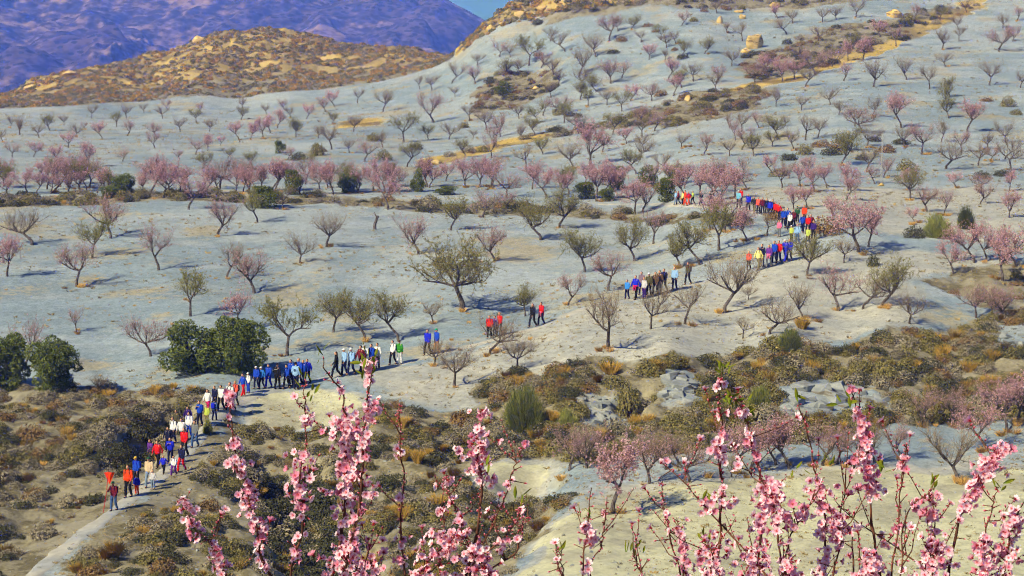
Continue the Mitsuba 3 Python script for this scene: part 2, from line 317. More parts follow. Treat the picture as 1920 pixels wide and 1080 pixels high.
fine_ridge = np.abs(meshkit.fbm(warp / 70, 4, 63) - .5) * 2 + .35 * (meshkit.fbm(MP / 22, 2, 64) - .5)
MZ = -35 + (crest_z + 35) * t ** 1.08 + (np.sin(np.pi * np.clip(t, 0, 1)) * .9 + .1) * (105 * (ridge - .62)) + 24 * (fine_ridge - .3) * np.clip(t * 4, 0, 1) * np.clip(1.25 - t, .18, 1)
MZ = np.where(MR > 4300, MZ - (MR - 4300) * .35, MZ)
mv = np.c_[MX.ravel(), MY.ravel(), MZ.ravel()]
def mountain_fn(p, n, uv):
    x, y = p.x, p.y
    m, f = fbm(x * .006, y * .004, p.z * .009, 4), fbm(x * .06, y * .04, p.z * .09, 3)
    rockc = mix((.14, .095, .085), (.235, .165, .135), smoothstep(.4, .7, f))
    veg = mix((.028, .024, .030), (.082, .058, .058), smoothstep(.3, .7, f))
    c = mix(veg, rockc, smoothstep(.50, .66, m * .65 + f * .35))
    d1, _, k = voronoi(x * .07 + .3 * f, p.z * .10 + y * .02)
    tree = smoothstep(.42, .25, d1) * smoothstep(.35, .45, k) * smoothstep(.62, .45, m)
    return mix(c, (.012, .018, .022), tree * .85)
scene['mountain_rock'] = {'type': 'twosided', 'bsdf': {'type': 'diffuse', 'reflectance': mikit.proc(mountain_fn)}}
scene['mountain'] = mikit.ply((mv, up_faces(mv, grid_faces(*MX.shape))), 'mountain_rock', smooth=True)
labels['mountain'] = {'kind': 'structure', 'label': 'distant bluish violet mountain flank filling the upper left', 'category': 'mountain'}
# ------------------------------------------------------------------ helpers for plants and other things
class MB:
    """Collects pieces into one mesh with a colour per vertex."""
    def __init__(self): self.v, self.f, self.c, self.n = [], [], [], 0
    def add(self, v, f, c=None):
        v = np.asarray(v, float); self.v.append(v); self.f.append(np.asarray(f) + self.n); self.n += len(v)
        if c is not None: self.c.append(np.broadcast_to(np.asarray(c, float), (len(v), 3)))
        return self
    def arrays(self): return np.vstack(self.v), np.vstack(self.f)
    def shape(self, bsdf, smooth=False):
        return mikit.ply(self.arrays(), bsdf, smooth=smooth, color=np.vstack(self.c) if self.c else None)

def tube(mb, pts, rad, sides=5, c=None, cap=True):
    p = np.asarray(pts, float); n = len(p)
    rad = np.broadcast_to(np.asarray(rad, float), (n,))
    t = np.gradient(p, axis=0); t /= np.linalg.norm(t, axis=1, keepdims=True) + 1e-12
    ref = np.array([0, 0, 1.0]) if abs(t[0, 2]) < .9 else np.array([1.0, 0, 0])
    a = np.cross(t, ref); a /= np.linalg.norm(a, axis=1, keepdims=True) + 1e-9
    b = np.cross(t, a)
    ang = np.arange(sides) * 2 * np.pi / sides
    v = p[:, None] + rad[:, None, None] * (np.cos(ang)[None, :, None] * a[:, None] + np.sin(ang)[None, :, None] * b[:, None])
    i, j = np.meshgrid(np.arange(n - 1), np.arange(sides), indexing='ij')
    q = np.stack([i * sides + j, (i + 1) * sides + j, (i + 1) * sides + (j + 1) % sides, i * sides + (j + 1) % sides], -1).reshape(-1, 4)
    f = np.vstack([q[:, [0, 1, 2]], q[:, [0, 2, 3]]])
    v = v.reshape(-1, 3)
    if cap:
        v = np.vstack([v, p[-1] + t[-1] * rad[-1] * .5]); k = (n - 1) * sides
        f = np.vstack([f, [[k + s, len(v) - 1, k + (s + 1) % sides] for s in range(sides)]])
    mb.add(v, f[:, ::-1], c)

def unit(v): return v / (np.linalg.norm(v, axis=-1, keepdims=True) + 1e-12)

def cards(mb, centres, size, cols, rng, aspect=1.0, up=0.0, normals=None):
    """Small leaf or petal faces (a folded pair of triangles each) at the centres; size per face."""
    n = len(centres)
    nrm = unit(rng.normal(size=(n, 3)) if normals is None else normals + rng.normal(size=(n, 3)) * .45)
    d = rng.normal(size=(n, 3)) + np.array([0, 0, up]); d = unit(d - nrm * (d * nrm).sum(1, keepdims=True))
    s = np.cross(nrm, d)
    size = np.broadcast_to(size, (n,))[:, None]
    a, b = centres - d * size, centres + d * size
    l, r = centres + s * size * aspect + nrm * size * .25, centres - s * size * aspect + nrm * size * .25
    v = np.stack([a, l, b, r], 1).reshape(-1, 3)
    k = np.arange(n) * 4
    f = np.vstack([np.c_[k, k + 1, k + 2], np.c_[k, k + 2, k + 3]])
    mb.add(v, f, np.repeat(cols, 4, 0))

def blades(mb, root, tip, width, cols, droop=0.0):
    """Grass blades or thin stems: two triangles each, bent in the middle."""
    n = len(root); d = tip - root
    side = unit(np.cross(d, np.array([.3, 1.0, .2]))) * np.broadcast_to(width, (n,))[:, None] * .5
    mid = root + d * .55 + np.array([0, 0, 1.0]) * droop * np.linalg.norm(d, axis=1, keepdims=True)
    v = np.stack([root - side, root + side, mid + side * .8, mid - side * .8, tip], 1).reshape(-1, 3)
    k = np.arange(n) * 5
    f = np.vstack([np.c_[k, k + 1, k + 2], np.c_[k, k + 2, k + 3], np.c_[k + 3, k + 2, k + 4]])
    mb.add(v, f, np.repeat(cols, 5, 0))

def colours(rng, n, *stops, jitter=.12):
    """Random colours between sRGB stops, each face its own."""
    s = np.array([sgb(*c) for c in stops]); w = rng.dirichlet(np.ones(len(s)) * .6, n)
    return np.clip((w @ s) * (1 + rng.normal(size=(n, 1)) * jitter), .004, .9)

VC = {'type': 'mesh_attribute', 'name': 'vertex_color'}
scene['leaf'] = {'type': 'principledthin', 'base_color': VC, 'roughness': .6, 'diff_trans': .5, 'eta': 1.3}
scene['petal'] = {'type': 'principledthin', 'base_color': VC, 'roughness': .7, 'diff_trans': .7, 'eta': 1.2}
scene['dry_leaf'] = {'type': 'twosided', 'bsdf': {'type': 'diffuse', 'reflectance': VC}}
def bark_fn(p, n, uv):
    f = fbm(p.x * 9, p.y * 9, p.z * 4, 3)
    return mix((.055, .044, .040), (.150, .125, .112), smoothstep(.3, .7, f))
scene['bark'] = {'type': 'twosided', 'bsdf': {'type': 'diffuse', 'reflectance': mikit.proc(bark_fn)}}

# ------------------------------------------------------------------ almond trees
PINK = ((200,152,160), (218,180,186), (172,122,130), (228,200,202))
PALE_PINK = ((190,148,156), (172,132,138), (208,178,184))
FRESH = ((120,125,58), (150,148,80), (98,104,48), (160,150,100))
KINDS = {  # bloom faces, their size, colours, twig colours
 'pink':  dict(n=2300, size=(.032, .058), cols=PINK, twig=((122,90,80), (142,108,98))),
 'sparse': dict(n=900, size=(.03, .052), cols=PALE_PINK, twig=((128,106,92), (146,124,108))),
 'bare':  dict(n=130, size=(.03, .05), cols=((150,120,105), (165,140,120), (190,150,150)), twig=((120,106,88), (142,128,106))),
 'green': dict(n=2600, size=(.034, .07), cols=FRESH, twig=((100,88,66), (124,112,86))),
}
def almond(seed, kind, wide=1.0):
    """An open-crowned almond about 4 m high: trunk with scaffold limbs, twigs, bloom or young leaves."""
    rng = np.random.default_rng(seed); K = KINDS[kind]
    wood, twigs, bloom = MB(), MB(), MB()
    th = rng.uniform(.8, 1.25)
    bend = rng.normal(size=2) * .21; steep = rng.uniform(.35, .8)
    tp = np.array([[0, 0, -.25], [bend[0] * .2, bend[1] * .2, th * .35], [bend[0], bend[1], th * .7], [bend[0] * 1.6, bend[1] * 1.6, th]])
    tube(wood, tp, [.135, .095, .08, .085], 8)
    top = tp[-1]; nl = rng.integers(3, 6); a0 = rng.uniform(0, 6.28)
    anchors = []
    def grow(p0, d0, L, r0, r1, n, lift, wob):
        pts, d, p = [p0], d0.copy(), p0.copy()
        for _ in range(n):
            d = unit(d + rng.normal(size=3) * wob + np.array([0, 0, lift])); p = p + d * (L / n); pts.append(p)
        return np.array(pts), np.linspace(r0, r1, n + 1)
    for i in range(nl):
        az = a0 + i * 6.28 / nl + rng.normal() * .3; el = np.clip(steep + rng.uniform(-.15, .35), .25, 1.15)
        d = np.array([math.cos(az) * math.cos(el) * wide, math.sin(az) * math.cos(el) * wide, math.sin(el)])
        lp, lr = grow(top - np.array([0, 0, .06]), unit(d), rng.uniform(1.3, 1.9), .062, .026, 5, .10, .16)
        tube(wood, lp, lr, 6)
        for s in range(rng.integers(6, 9)):
            k = rng.uniform(.2, 1.0); q = lp[min(int(k * 5), 5)]
            out = unit(np.array([q[0] - top[0], q[1] - top[1], .35])); sd = unit(out * .8 + rng.normal(size=3) * .55 + np.array([0, 0, .45]))
            sp, sr = grow(q, sd, rng.uniform(.7, 1.2), .020, .009, 4, .14, .20)
            tube(wood, sp, sr, 4)
            for w in range(rng.integers(6, 10)):
                q2 = sp[rng.integers(1, 5)]
                wd = unit(sd * .5 + rng.normal(size=3) * .6 + np.array([0, 0, .35]))
                wp, wr = grow(q2, wd, rng.uniform(.35, .8), .0085, .005, 3, .12, .2)
                c = colours(rng, 1, *K['twig'])[0]
                tube(twigs, wp, wr, 3, c, cap=False)
                anchors.append(wp)
                for z in range(2):
                    q3 = wp[rng.integers(1, 4)]
                    zp, zr = grow(q3, unit(wd + rng.normal(size=3) * .7), rng.uniform(.2, .42), .006, .004, 2, .1, .2)
                    tube(twigs, zp, zr, 3, c, cap=False); anchors.append(np.vstack([zp, zp[-1:]]))
    anc = np.array(anchors)
    n = int(K['n'] * rng.uniform(.8, 1.2))
    pick = anc[rng.integers(0, len(anc), n)]
    u = rng.uniform(0, 2.999, n); k = u.astype(int); fr_ = (u - k)[:, None]
    cen = pick[np.arange(n), k] * (1 - fr_) + pick[np.arange(n), k + 1] * fr_ + rng.normal(size=(n, 3)) * .025
    cards(bloom, cen, rng.uniform(*K['size'], n), colours(rng, n, *K['cols']), rng, aspect=.75 if kind != 'green' else .42, up=.3)
    hgt = np.percentile(anc.reshape(-1, 3)[:, 2], 99)
    return wood, twigs, bloom, hgt

TREES = {}
for kind, count in (('pink', 7), ('sparse', 6), ('bare', 9), ('green', 7)):
    for v in range(count):
        wood, twigs, bloom, hgt = almond(1000 + 37 * v + {'pink': 0, 'sparse': 7, 'bare': 13, 'green': 19}[kind], kind, 1.0 + .25 * (v % 3))
        key = f'almond_{kind}_{v}'
        scene[key] = {'type': 'shapegroup', 'trunk': wood.shape('bark', 40), 'twigs': twigs.shape('dry_leaf'), ('leaves' if kind == 'green' else 'blossom'): bloom.shape('leaf' if kind == 'green' else 'petal')}
        TREES.setdefault(kind, []).append((key, hgt))
        if v < 4:                                          # the same tree as one mesh, for the far mass
            one = MB(); a_, b_ = wood.arrays(); one.add(a_, b_, sgb(86, 76, 70)); one.add(*twigs.arrays(), np.vstack(twigs.c)); one.add(*bloom.arrays(), np.vstack(bloom.c))
            scene[f'far_{key}'] = {'type': 'shapegroup', 'tree': one.shape('dry_leaf')}

# ------------------------------------------------------------------ shrubs and grass
def mound(seed, cols, n, leaf, squash=.75, stems=0):
    """A low rounded shrub of radius 1: leaf faces through an uneven dome over woody stems."""
    rng = np.random.default_rng(seed); mb = MB()
    d = unit(rng.normal(size=(n, 3))); d[:, 2] = np.abs(d[:, 2])
    lump = .62 + .55 * meshkit.noise(d * 2.1 + seed, seed)
    r = lump * rng.uniform(.35, 1.0, n) ** .45
    cen = d * r[:, None] * np.array([1, 1, squash * 1.15]) + np.array([0, 0, -.04])
    cards(mb, cen, rng.uniform(leaf * .6, leaf * 1.3, n), colours(rng, n, *cols, jitter=.2), rng, aspect=.5, up=.5, normals=d * 1.0)
    m = 26
    az, rr = rng.uniform(0, 6.28, m), rng.uniform(.3, .8, m)
    tip = np.c_[np.cos(az) * rr, np.sin(az) * rr, rng.uniform(.3, .8, m) * squash]
    blades(mb, np.zeros((m, 3)) + rng.normal(size=(m, 3)) * .06, tip, .05, colours(rng, m, (92,74,58), (70,58,48)))
    return mb
def tuft(seed, cols, n, height=1.0, spread=.7, width=.035, droop=.12):
    """A grass tuft: blades fanning from one root."""
    rng = np.random.default_rng(seed); mb = MB()
    az = rng.uniform(0, 6.28, n); lean = rng.uniform(.05, 1, n) ** .7 * spread
    root = np.c_[np.cos(az), np.sin(az), np.zeros(n)] * rng.uniform(0, .22, n)[:, None] + np.array([0, 0, -.06])
    L = rng.uniform(.6, 1.1, n) * height
    tip = root + np.c_[np.cos(az) * lean * L, np.sin(az) * lean * L, L * np.sqrt(np.clip(1 - .6 * lean ** 2, .1, 1))]
    blades(mb, root, tip, width, colours(rng, n, *cols, jitter=.18), droop)
    return mb
GREY = ((138,132,112), (160,152,130), (112,108,90), (150,134,108)); RUST = ((128,102,66), (112,88,60), (146,120,80)); OLIVE = ((112,108,66), (132,124,78), (94,94,56), (146,130,82))
STRAW = ((178,136,62), (156,122,54), (196,158,84), (128,106,50)); DARK = ((74,76,54), (94,92,68), (58,62,44))
SHRUBS = {}
def shrub_kind(kind, plants, part):
    for i, mb in enumerate(plants):
        key = f'{kind}_form_{i}'
        scene[key] = {'type': 'shapegroup', part: mb.shape('leaf' if kind == 'broom' else 'dry_leaf')}
        SHRUBS.setdefault(kind, []).append(key)
shrub_kind('grey_shrub', [mound(200 + i, GREY, 680, .072) for i in range(4)], 'foliage')
shrub_kind('dark_shrub', [mound(220 + i, DARK, 720, .076) for i in range(3)], 'foliage')
shrub_kind('rust_shrub', [mound(240 + i, RUST, 600, .076, .7) for i in range(3)], 'foliage')
shrub_kind('olive_shrub', [mound(260 + i, OLIVE, 740, .08, .95) for i in range(3)], 'foliage')
shrub_kind('esparto_tuft', [tuft(280 + i, STRAW + ((120,112,52),), 230) for i in range(4)], 'blades')
shrub_kind('dry_tuft', [tuft(300 + i, ((190,150,84), (206,170,104), (160,122,66)), 90, .6, .95) for i in range(3)], 'blades')
def broom(seed):
    """A broom about 1 m wide and high: sheaves of thin green stems from many points of a round crown."""
    rng = np.random.default_rng(seed); mb = MB(); n = 2600
    d = unit(rng.normal(size=(n, 3))); d[:, 2] = np.abs(d[:, 2]); k = .7 + .5 * meshkit.noise(d * 2.3 + seed, seed)
    root = d * np.array([.42, .42, .62]) * (k * rng.uniform(.1, .85, n) ** .5)[:, None]
    tip = root + unit(d * np.array([.5, .5, .3]) + np.array([0, 0, .7]) + rng.normal(size=(n, 3)) * .25) * rng.uniform(.12, .3, n)[:, None]
    blades(mb, root, tip, .016, colours(rng, n, (124,136,68), (150,152,84), (98,112,56), (170,158,92), jitter=.25)); return mb
shrub_kind('broom', [broom(320 + i) for i in range(2)], 'stems')

for i in range(6):   # the same plants as they read on far slopes: fewer, larger leaf faces
    cols = (GREY, ((96,96,66), (116,112,80)), OLIVE, STRAW, STRAW, OLIVE)[i]
    rng_ = mound(360 + i, cols, 75, .26, .7)
    scene[f'far_scrub_form_{i}'] = {'type': 'shapegroup', 'foliage': rng_.shape('dry_leaf')}
    SHRUBS.setdefault('far_scrub', []).append(f'far_scrub_form_{i}')
used = {}
def fresh(name):
    k = used.get(name, 0); used[name] = k + 1
    return name if k == 0 else f'{name}_{k:03d}'
def place(group, name, x, y, z, s, rz=0.0, sz=None, label=None, cat=None, grp=None, tilt=None):
    key = fresh(name)
    m = T().translate([float(x), float(y), float(z)])
    if tilt is not None: m = m.rotate([float(tilt[0]), float(tilt[1]), 0], float(tilt[2]))
    scene[key] = {'type': 'instance', 'group': {'type': 'ref', 'id': group}, 'to_world': m.rotate([0, 0, 1], math.degrees(rz)).scale([float(s), float(s), float(s if sz is None else sz)])}
    if label:
        labels[key] = {'label': label, 'category': cat}
        if grp: labels[key]['group'] = grp
    return key
# ------------------------------------------------------------------ where the almonds stand: base x, base y, height (pixels of the photograph), kind
FAR_LEFT = '''37 253 33 b;5 267 25 b;73 258 25 b;93 245 28 g;23 295 28 s;63 295 28 p;128 277 28 p;143 257 25 b;107 307 32 p;160 243 14 s;172 222 26 b;192 262 32 p;219 238 26 g;237 222 26 b;239 255 28 s;168 313 45 p;305 223 25 b;315 207 20 s;292 257 27 s;290 277 28 s;338 247 26 b;368 230 24 g;377 213 20 s;393 247 24 b;452 225 24 g;455 203 20 b;367 290 30 s;390 283 30 p;413 273 18 p;448 263 33 p;470 262 30 p;493 260 40 p;507 250 32 p;520 240 33 p;533 207 20 s;555 257 36 g;575 223 27 p;610 210 27 s;627 200 30 p;622 280 48 b;597 260 24 b;623 233 22 g;473 313 28 g;427 297 20 g;230 303 24 s;380 320 32 g;337 300 18 s;93 323 25 g;20 240 22 b;120 235 20 b;270 212 18 b;500 215 20 b;545 222 22 b;660 330 30 s;580 318 28 g;540 300 26 s'''
FAR_RIGHT = '''1392 77 33 b;1363 62 20 b;1458 35 25 p;1542 42 27 b;1475 65 33 b;1605 33 33 b;1300 153 35 b;1343 175 40 b;1440 145 40 p;1467 153 40 p;1528 140 45 s;1510 163 35 b;1618 113 40 p;1650 70 30 p;1680 87 35 s;1767 93 36 b;1797 57 26 b;1872 97 43 s;1880 53 25 b;1638 163 48 b;1700 150 40 b;1772 125 26 b;1743 167 43 b;1855 160 43 b;1777 197 33 g;1913 165 30 b;1557 197 33 b;1503 207 27 b;1455 200 35 b;1368 240 27 b;1423 240 30 s;1472 237 20 b;1510 263 43 b;1617 250 47 s;1603 237 35 b;1573 215 25 b;1690 240 60 p;1813 247 53 p;1765 267 40 b;1728 290 52 s;1773 317 50 b;1803 287 37 s;1852 280 30 b;1885 267 37 b;1857 302 25 s;1895 320 50 b;1413 293 38 g;1448 275 28 g;1320 290 37 s;1368 293 30 b;1578 310 53 g;1625 323 45 b;1657 333 35 s;1560 125 32 s;1590 115 34 p;1415 155 36 s;1490 150 36 p'''
FAR_MID = '''992 123 53 g;1060 97 37 b;1117 107 40 b;1142 77 45 s;937 107 30 s;957 107 23 b;895 123 23 b;847 157 40 b;810 170 30 b;853 182 20 b;718 210 40 b;812 230 53 s;670 193 27 b;787 167 25 b;1093 167 40 b;1087 140 50 b;1145 157 43 s;1182 190 30 p;1222 190 33 s;1253 150 37 p;1263 180 37 p;1217 112 28 p;1247 113 20 b;1202 80 23 b;1250 90 27 b;1267 83 25 b;1138 197 30 b;1103 200 30 g;1033 183 30 b;1047 160 30 b;970 140 30 b;880 227 30 b;973 223 27 b;1018 217 33 b;938 257 40 s;1003 253 33 g;977 263 30 b;842 262 32 b;803 263 27 g;757 267 50 g;718 277 30 b;683 303 40 s;655 287 27 b;663 247 30 b;763 313 43 g;922 297 40 s;887 260 17 b;873 293 30 g;987 317 43 b;1018 290 30 g;1075 317 47 b;1107 310 75 p;1207 283 33 b;1193 327 43 g;1255 323 37 b;1175 270 30 p;1130 285 34 b;1278 278 26 b'''
HEDGE = '''12 368 34 p;50 362 42 p;68 364 36 p;95 364 34 p;128 362 34 s;150 360 38 p;182 362 40 p;205 362 40 p;268 366 44 p;282 368 68 p;305 372 52 p;318 370 62 p;338 366 52 p;385 364 46 p;410 362 44 s;443 362 46 p;467 364 44 p;490 360 46 p;510 360 54 p;562 366 40 s;600 365 56 p;625 365 54 p;672 362 48 p;700 358 44 p;722 362 60 p;742 358 40 s;790 350 48 p;805 352 40 p;836 340 34 p;872 352 50 p;900 352 52 p;925 355 48 p;950 372 50 s;998 355 47 p;1025 372 54 p;1050 376 52 p;1098 345 38 p;1118 378 66 p;1140 374 56 p;1190 402 62 p;1205 398 52 s;1262 352 44 p;1285 372 50 p;1312 372 60 p;1335 376 62 p;1352 386 64 p;1378 372 56 p;1400 356 40 s;1330 432 66 p;1358 436 60 s;1395 330 34 s;1447 325 32 p;1467 352 42 s;1500 350 38 p;1527 360 45 p;1550 352 40 p;1590 358 46 p;1512 330 34 p;1480 335 32 b'''
FLAT_RIGHT = '''1705 358 45 p;1793 353 32 p;1840 358 34 s;1893 358 40 p;1488 393 45 p;1513 392 45 p;1562 417 50 p;1587 375 46 p;1707 375 58 g;1738 397 50 s;1770 403 50 s;1892 408 50 p;1610 473 104 p;1628 463 74 p;1838 383 42 s;1640 345 38 s;1400 453 66 p;1438 442 45 b;1715 418 30 p'''
FIELD = '''62 460 75 b;13 518 80 p;143 538 82 s;173 485 80 g;208 447 82 s;298 507 90 s;408 443 75 s;483 417 68 g;353 393 68 p;530 393 50 b;612 463 66 b;562 493 58 b;425 523 72 b;477 550 84 s;357 593 86 g;445 612 68 p;538 667 108 g;625 623 78 g;283 668 78 s;143 623 46 s;48 690 92 s;182 738 38 b;728 393 72 p;785 477 76 s;845 432 66 g;927 490 72 s;1015 450 82 g;1048 427 76 g;1097 510 86 g;1140 545 74 s;1190 490 82 g;1225 457 70 s;1275 503 66 g;1065 573 65 s;985 593 60 g;685 638 96 g;748 640 96 g;812 607 48 b;1312 497 86 g;1348 470 86 g;905 408 60 s;950 400 44 s'''
SLOPE = '''917 665 78 b;815 687 56 b;852 725 86 b;970 693 66 b;1140 653 122 b;1220 617 72 b;1232 590 60 b;1284 608 82 b;1393 635 44 b;1357 587 112 b;1403 563 30 b;1442 627 76 b;1505 598 72 b;1513 517 76 g;1582 493 50 b;1572 583 92 s;1617 580 72 b;1653 577 96 g;1705 607 62 b;1827 493 78 p;1850 490 66 p;1787 513 60 p;1880 527 88 p;1905 500 80 p;1830 596 64 s;1887 605 70 s;1860 590 56 s'''
BENCH = '''1148 962 150 p;1218 907 104 s;1068 882 84 s;1293 905 92 s;1407 887 104 s;1380 880 90 p;1480 880 104 p;1455 872 84 p;1542 873 84 s;1797 907 118 b;1848 843 88 p;1888 807 100 p;1372 895 48 b;1600 882 84 s;1570 870 76 s;1640 868 80 b;1690 860 70 s;1100 878 84 s;1250 880 80 b;1910 790 90 p;1785 800 74 s;1740 795 66 s'''
CODE = {'p': 'pink', 's': 'sparse', 'b': 'bare', 'g': 'green'}
def parse(t): return [(float(a), float(b), float(c), d) for a, b, c, d in (e.split() for e in t.split(';'))]

rng = np.random.default_rng(77)
tree_spots = []
LOOKS_ = {'p': 'full pink almond tree', 's': 'sparsely blossoming pale almond tree', 'b': 'bare brown almond tree', 'g': 'olive green almond tree'}
ORD = ['first', 'second', 'third', 'fourth', 'fifth', 'sixth', 'seventh', 'eighth', 'ninth', 'tenth', 'eleventh', 'twelfth', 'thirteenth', 'fourteenth']
def nth(i, n):
    if n == 1: return 'the only such'
    j = n - 1 - i
    if i <= j: return 'leftmost such' if i == 0 else ORD[i] + ' such from the left'
    return 'rightmost such' if j == 0 else ORD[j] + ' such from the right'
def plant_trees(text, where, rows=1, size=1.0):
    """The trees of one list; each label says its look, its place and, if need be, its rank among its like."""
    found = [(px, py, h * size, code, hit(px, py)) for px, py, h, code in parse(text)]
    for px, py, h, code, g in found:
        if h >= LEAST: continue
        key, hgt = TREES[CODE[code]][rng.integers(4)]; s = np.clip(h * np.linalg.norm(g) / F, .9, 6.5) / hgt
        tree_spots.append((g, 4.0, where)); k = used['far_tree'] = used.get('far_tree', 0) + 1
        scene[f'far_almond_trees__{k:03d}'] = {'type': 'instance', 'group': {'type': 'ref', 'id': 'far_' + key}, 'to_world': T().translate(g.tolist()).rotate([0, 0, 1], float(rng.uniform(0, 360))).scale([float(s)] * 3)}
    found = [f for f in found if f[2] >= LEAST]
    cuts = np.quantile([f[1] for f in found], np.linspace(0, 1, rows + 1)[1:-1]) if rows > 1 else []
    cells = {}
    for f in sorted(found, key=lambda f: f[0]): cells.setdefault((f[3], int(np.searchsorted(cuts, f[1]))), []).append(f)
    for (code, row), fs in cells.items():
        band = [' back line,', ' second line,', ' third line,', ' front line,'][row] if rows == 4 else '' if rows == 1 else (' upper part,' if row == 0 else ' lower part,' if row == rows - 1 else ' middle part,')
        for i, (px, py, h, _, g) in enumerate(fs):
            key, hgt = TREES[CODE[code]][rng.integers(len(TREES[CODE[code]]))]
            real = h * np.linalg.norm(g) / F
            s = np.clip(real, .9, 6.5) / hgt
            tree_spots.append((g, real, where))
            lab = LABEL_AT.get((int(px), int(py))) or f'{LOOKS_[code]} {where},{band} {nth(i, len(fs))}'
            place(key, 'almond_tree', g[0], g[1], g[2], s * rng.uniform(.84, 1.02), rng.uniform(0, 6.28), s, lab, 'almond tree', f'almond trees {where}')
LABEL_AT = {
 (868, 583): None,
 (538, 667): 'wide forked almond tree with olive green leaves just right of the dark evergreens',
 (685, 638): 'bushy olive green almond tree left of its twin beside the walkers in white and green',
 (748, 640): 'bushy olive green almond tree standing behind the walkers in white and green jackets',
 (1140, 653): 'tall bare orange brown almond tree alone on the pale slope below the path',
 (1148, 962): 'nearest pink blossoming almond tree with dark trunk on the edge of the beige bench',
 (1797, 907): 'bare spreading almond tree on the beige bench at the right',
 (1610, 473): 'tall dense pink almond tree on the flat right of the crowd at the bend',
 (353, 393): 'round pink almond tree standing in front of the hedge row with a clear dark shadow',
 (728, 393): 'slender pink almond tree on the edge of the hedge bank at the middle',
 (298, 507): 'pink sprinkled almond tree with straight trunk in the middle of the left field',
 (357, 593): 'olive green almond tree with crooked trunk above the dark evergreens',
 (445, 612): 'low wide pink almond tree directly behind the dark evergreens',
 (1357, 587): 'bare almond tree with low forked trunk beneath the child in orange',
 (917, 665): 'bare left leaning almond tree in front of the walkers in red jackets',
}
def more(text, n, x0, x1, ybase, y1, kinds):
    """Further faint trees between those surveyed, in loose rows."""
    have = [(a, b) for a, b, _, _ in parse(text)]
    while n:
        x = rng.uniform(x0, x1); y = rng.uniform(ybase(x), y1)
        if min(math.hypot(x - a, (y - b) * 1.6) for a, b in have) < 24: continue
        have.append((x, y)); n -= 1
        text += f';{x:.0f} {y:.0f} {22 + 20 * (y / 320):.0f} {rng.choice(kinds)}'
    return text
FAR_RIGHT = more(FAR_RIGHT, 30, 1290, 1915, lambda x: 15, 318, ['b', 'b', 's', 'g'])
FAR_MID = more(FAR_MID, 26, 880, 1285, lambda x: np.interp(x, [880, 1000, 1200], [150, 80, 40]), 300, ['b', 's', 'g'])
for _ in range(34):
    HEDGE += f';{rng.uniform(0, 1390):.0f} {rng.uniform(346, 364):.0f} {rng.uniform(38, 54):.0f} {rng.choice(["p", "s", "g", "s"])}'
JOBS = [
    (FAR_LEFT, 'below the tan hill', 3, 1.1),
    (FAR_MID, 'on the middle hillside', 3, 1.14),
    (FAR_RIGHT, 'on the right hillside', 3, 1.14),
    (HEDGE, 'in the hedge row', 4, 1.15),
    (FLAT_RIGHT, 'beyond the crowded bend'),
    (FIELD, 'on the grey field', 2),
    (SLOPE, 'on the pale slope', 2),
    (BENCH, 'on the low bench')]
sizes_ = sorted((r[2] * (job[3] if len(job) > 3 else 1) for job in JOBS for r in parse(job[0])), reverse=True)
LEAST = sizes_[295]                                        # the 296 that show largest are things of their own, the rest one far mass
for job in JOBS: plant_trees(*job)
labels['far_almond_trees'] = {'label': 'the smallest almond trees dotted over the far hillsides', 'category': 'almond trees', 'kind': 'stuff'}

# the biggest almond of the field: an old tree with a wide crown
g = hit(868, 583)
KINDS['old'] = dict(n=5200, size=(.02, .042), cols=FRESH + FRESH + ((186,150,140),), twig=((100,88,66), (124,112,86)))
wood, twigs, bloom, hgt = almond(5, 'old', 1.5)
s = 140 * np.linalg.norm(g) / F / hgt
M_ = T().translate(g.tolist()).rotate([0, 0, 1], 40).scale([s * 1.1, s * 1.1, s])
k = fresh('almond_tree')
scene[k + '__trunk'] = {**wood.shape('bark', 40), 'to_world': M_}
scene[k + '__twigs'] = {**twigs.shape('dry_leaf'), 'to_world': M_}
scene[k + '__leaves'] = {**bloom.shape('leaf'), 'to_world': M_}
labels[k] = {'label': 'largest old almond tree with wide pink tinged olive crown, alone in the grey field', 'category': 'almond tree'}
tree_spots.append((g, 5.5, 'on the grey orchard field'))
# a lopped stump leaning in the field
g = hit(702, 430)
sm = MB(); tube(sm, [(0, 0, -.2), (.05, 0, .5), (.22, .02, 1.0), (.36, .05, 1.35)], [.2, .16, .13, .15], 8); tube(sm, [(.28, 0, 1.1), (.1, .05, 1.5), (.02, .05, 1.75)], [.08, .06, .04], 6)
scene['tree_stump'] = {**sm.shape('bark', 40), 'to_world': T().translate(g.tolist())}
labels['tree_stump'] = {'label': 'lopped leaning almond stump with a grassy foot near the hedge bank', 'category': 'tree stump'}
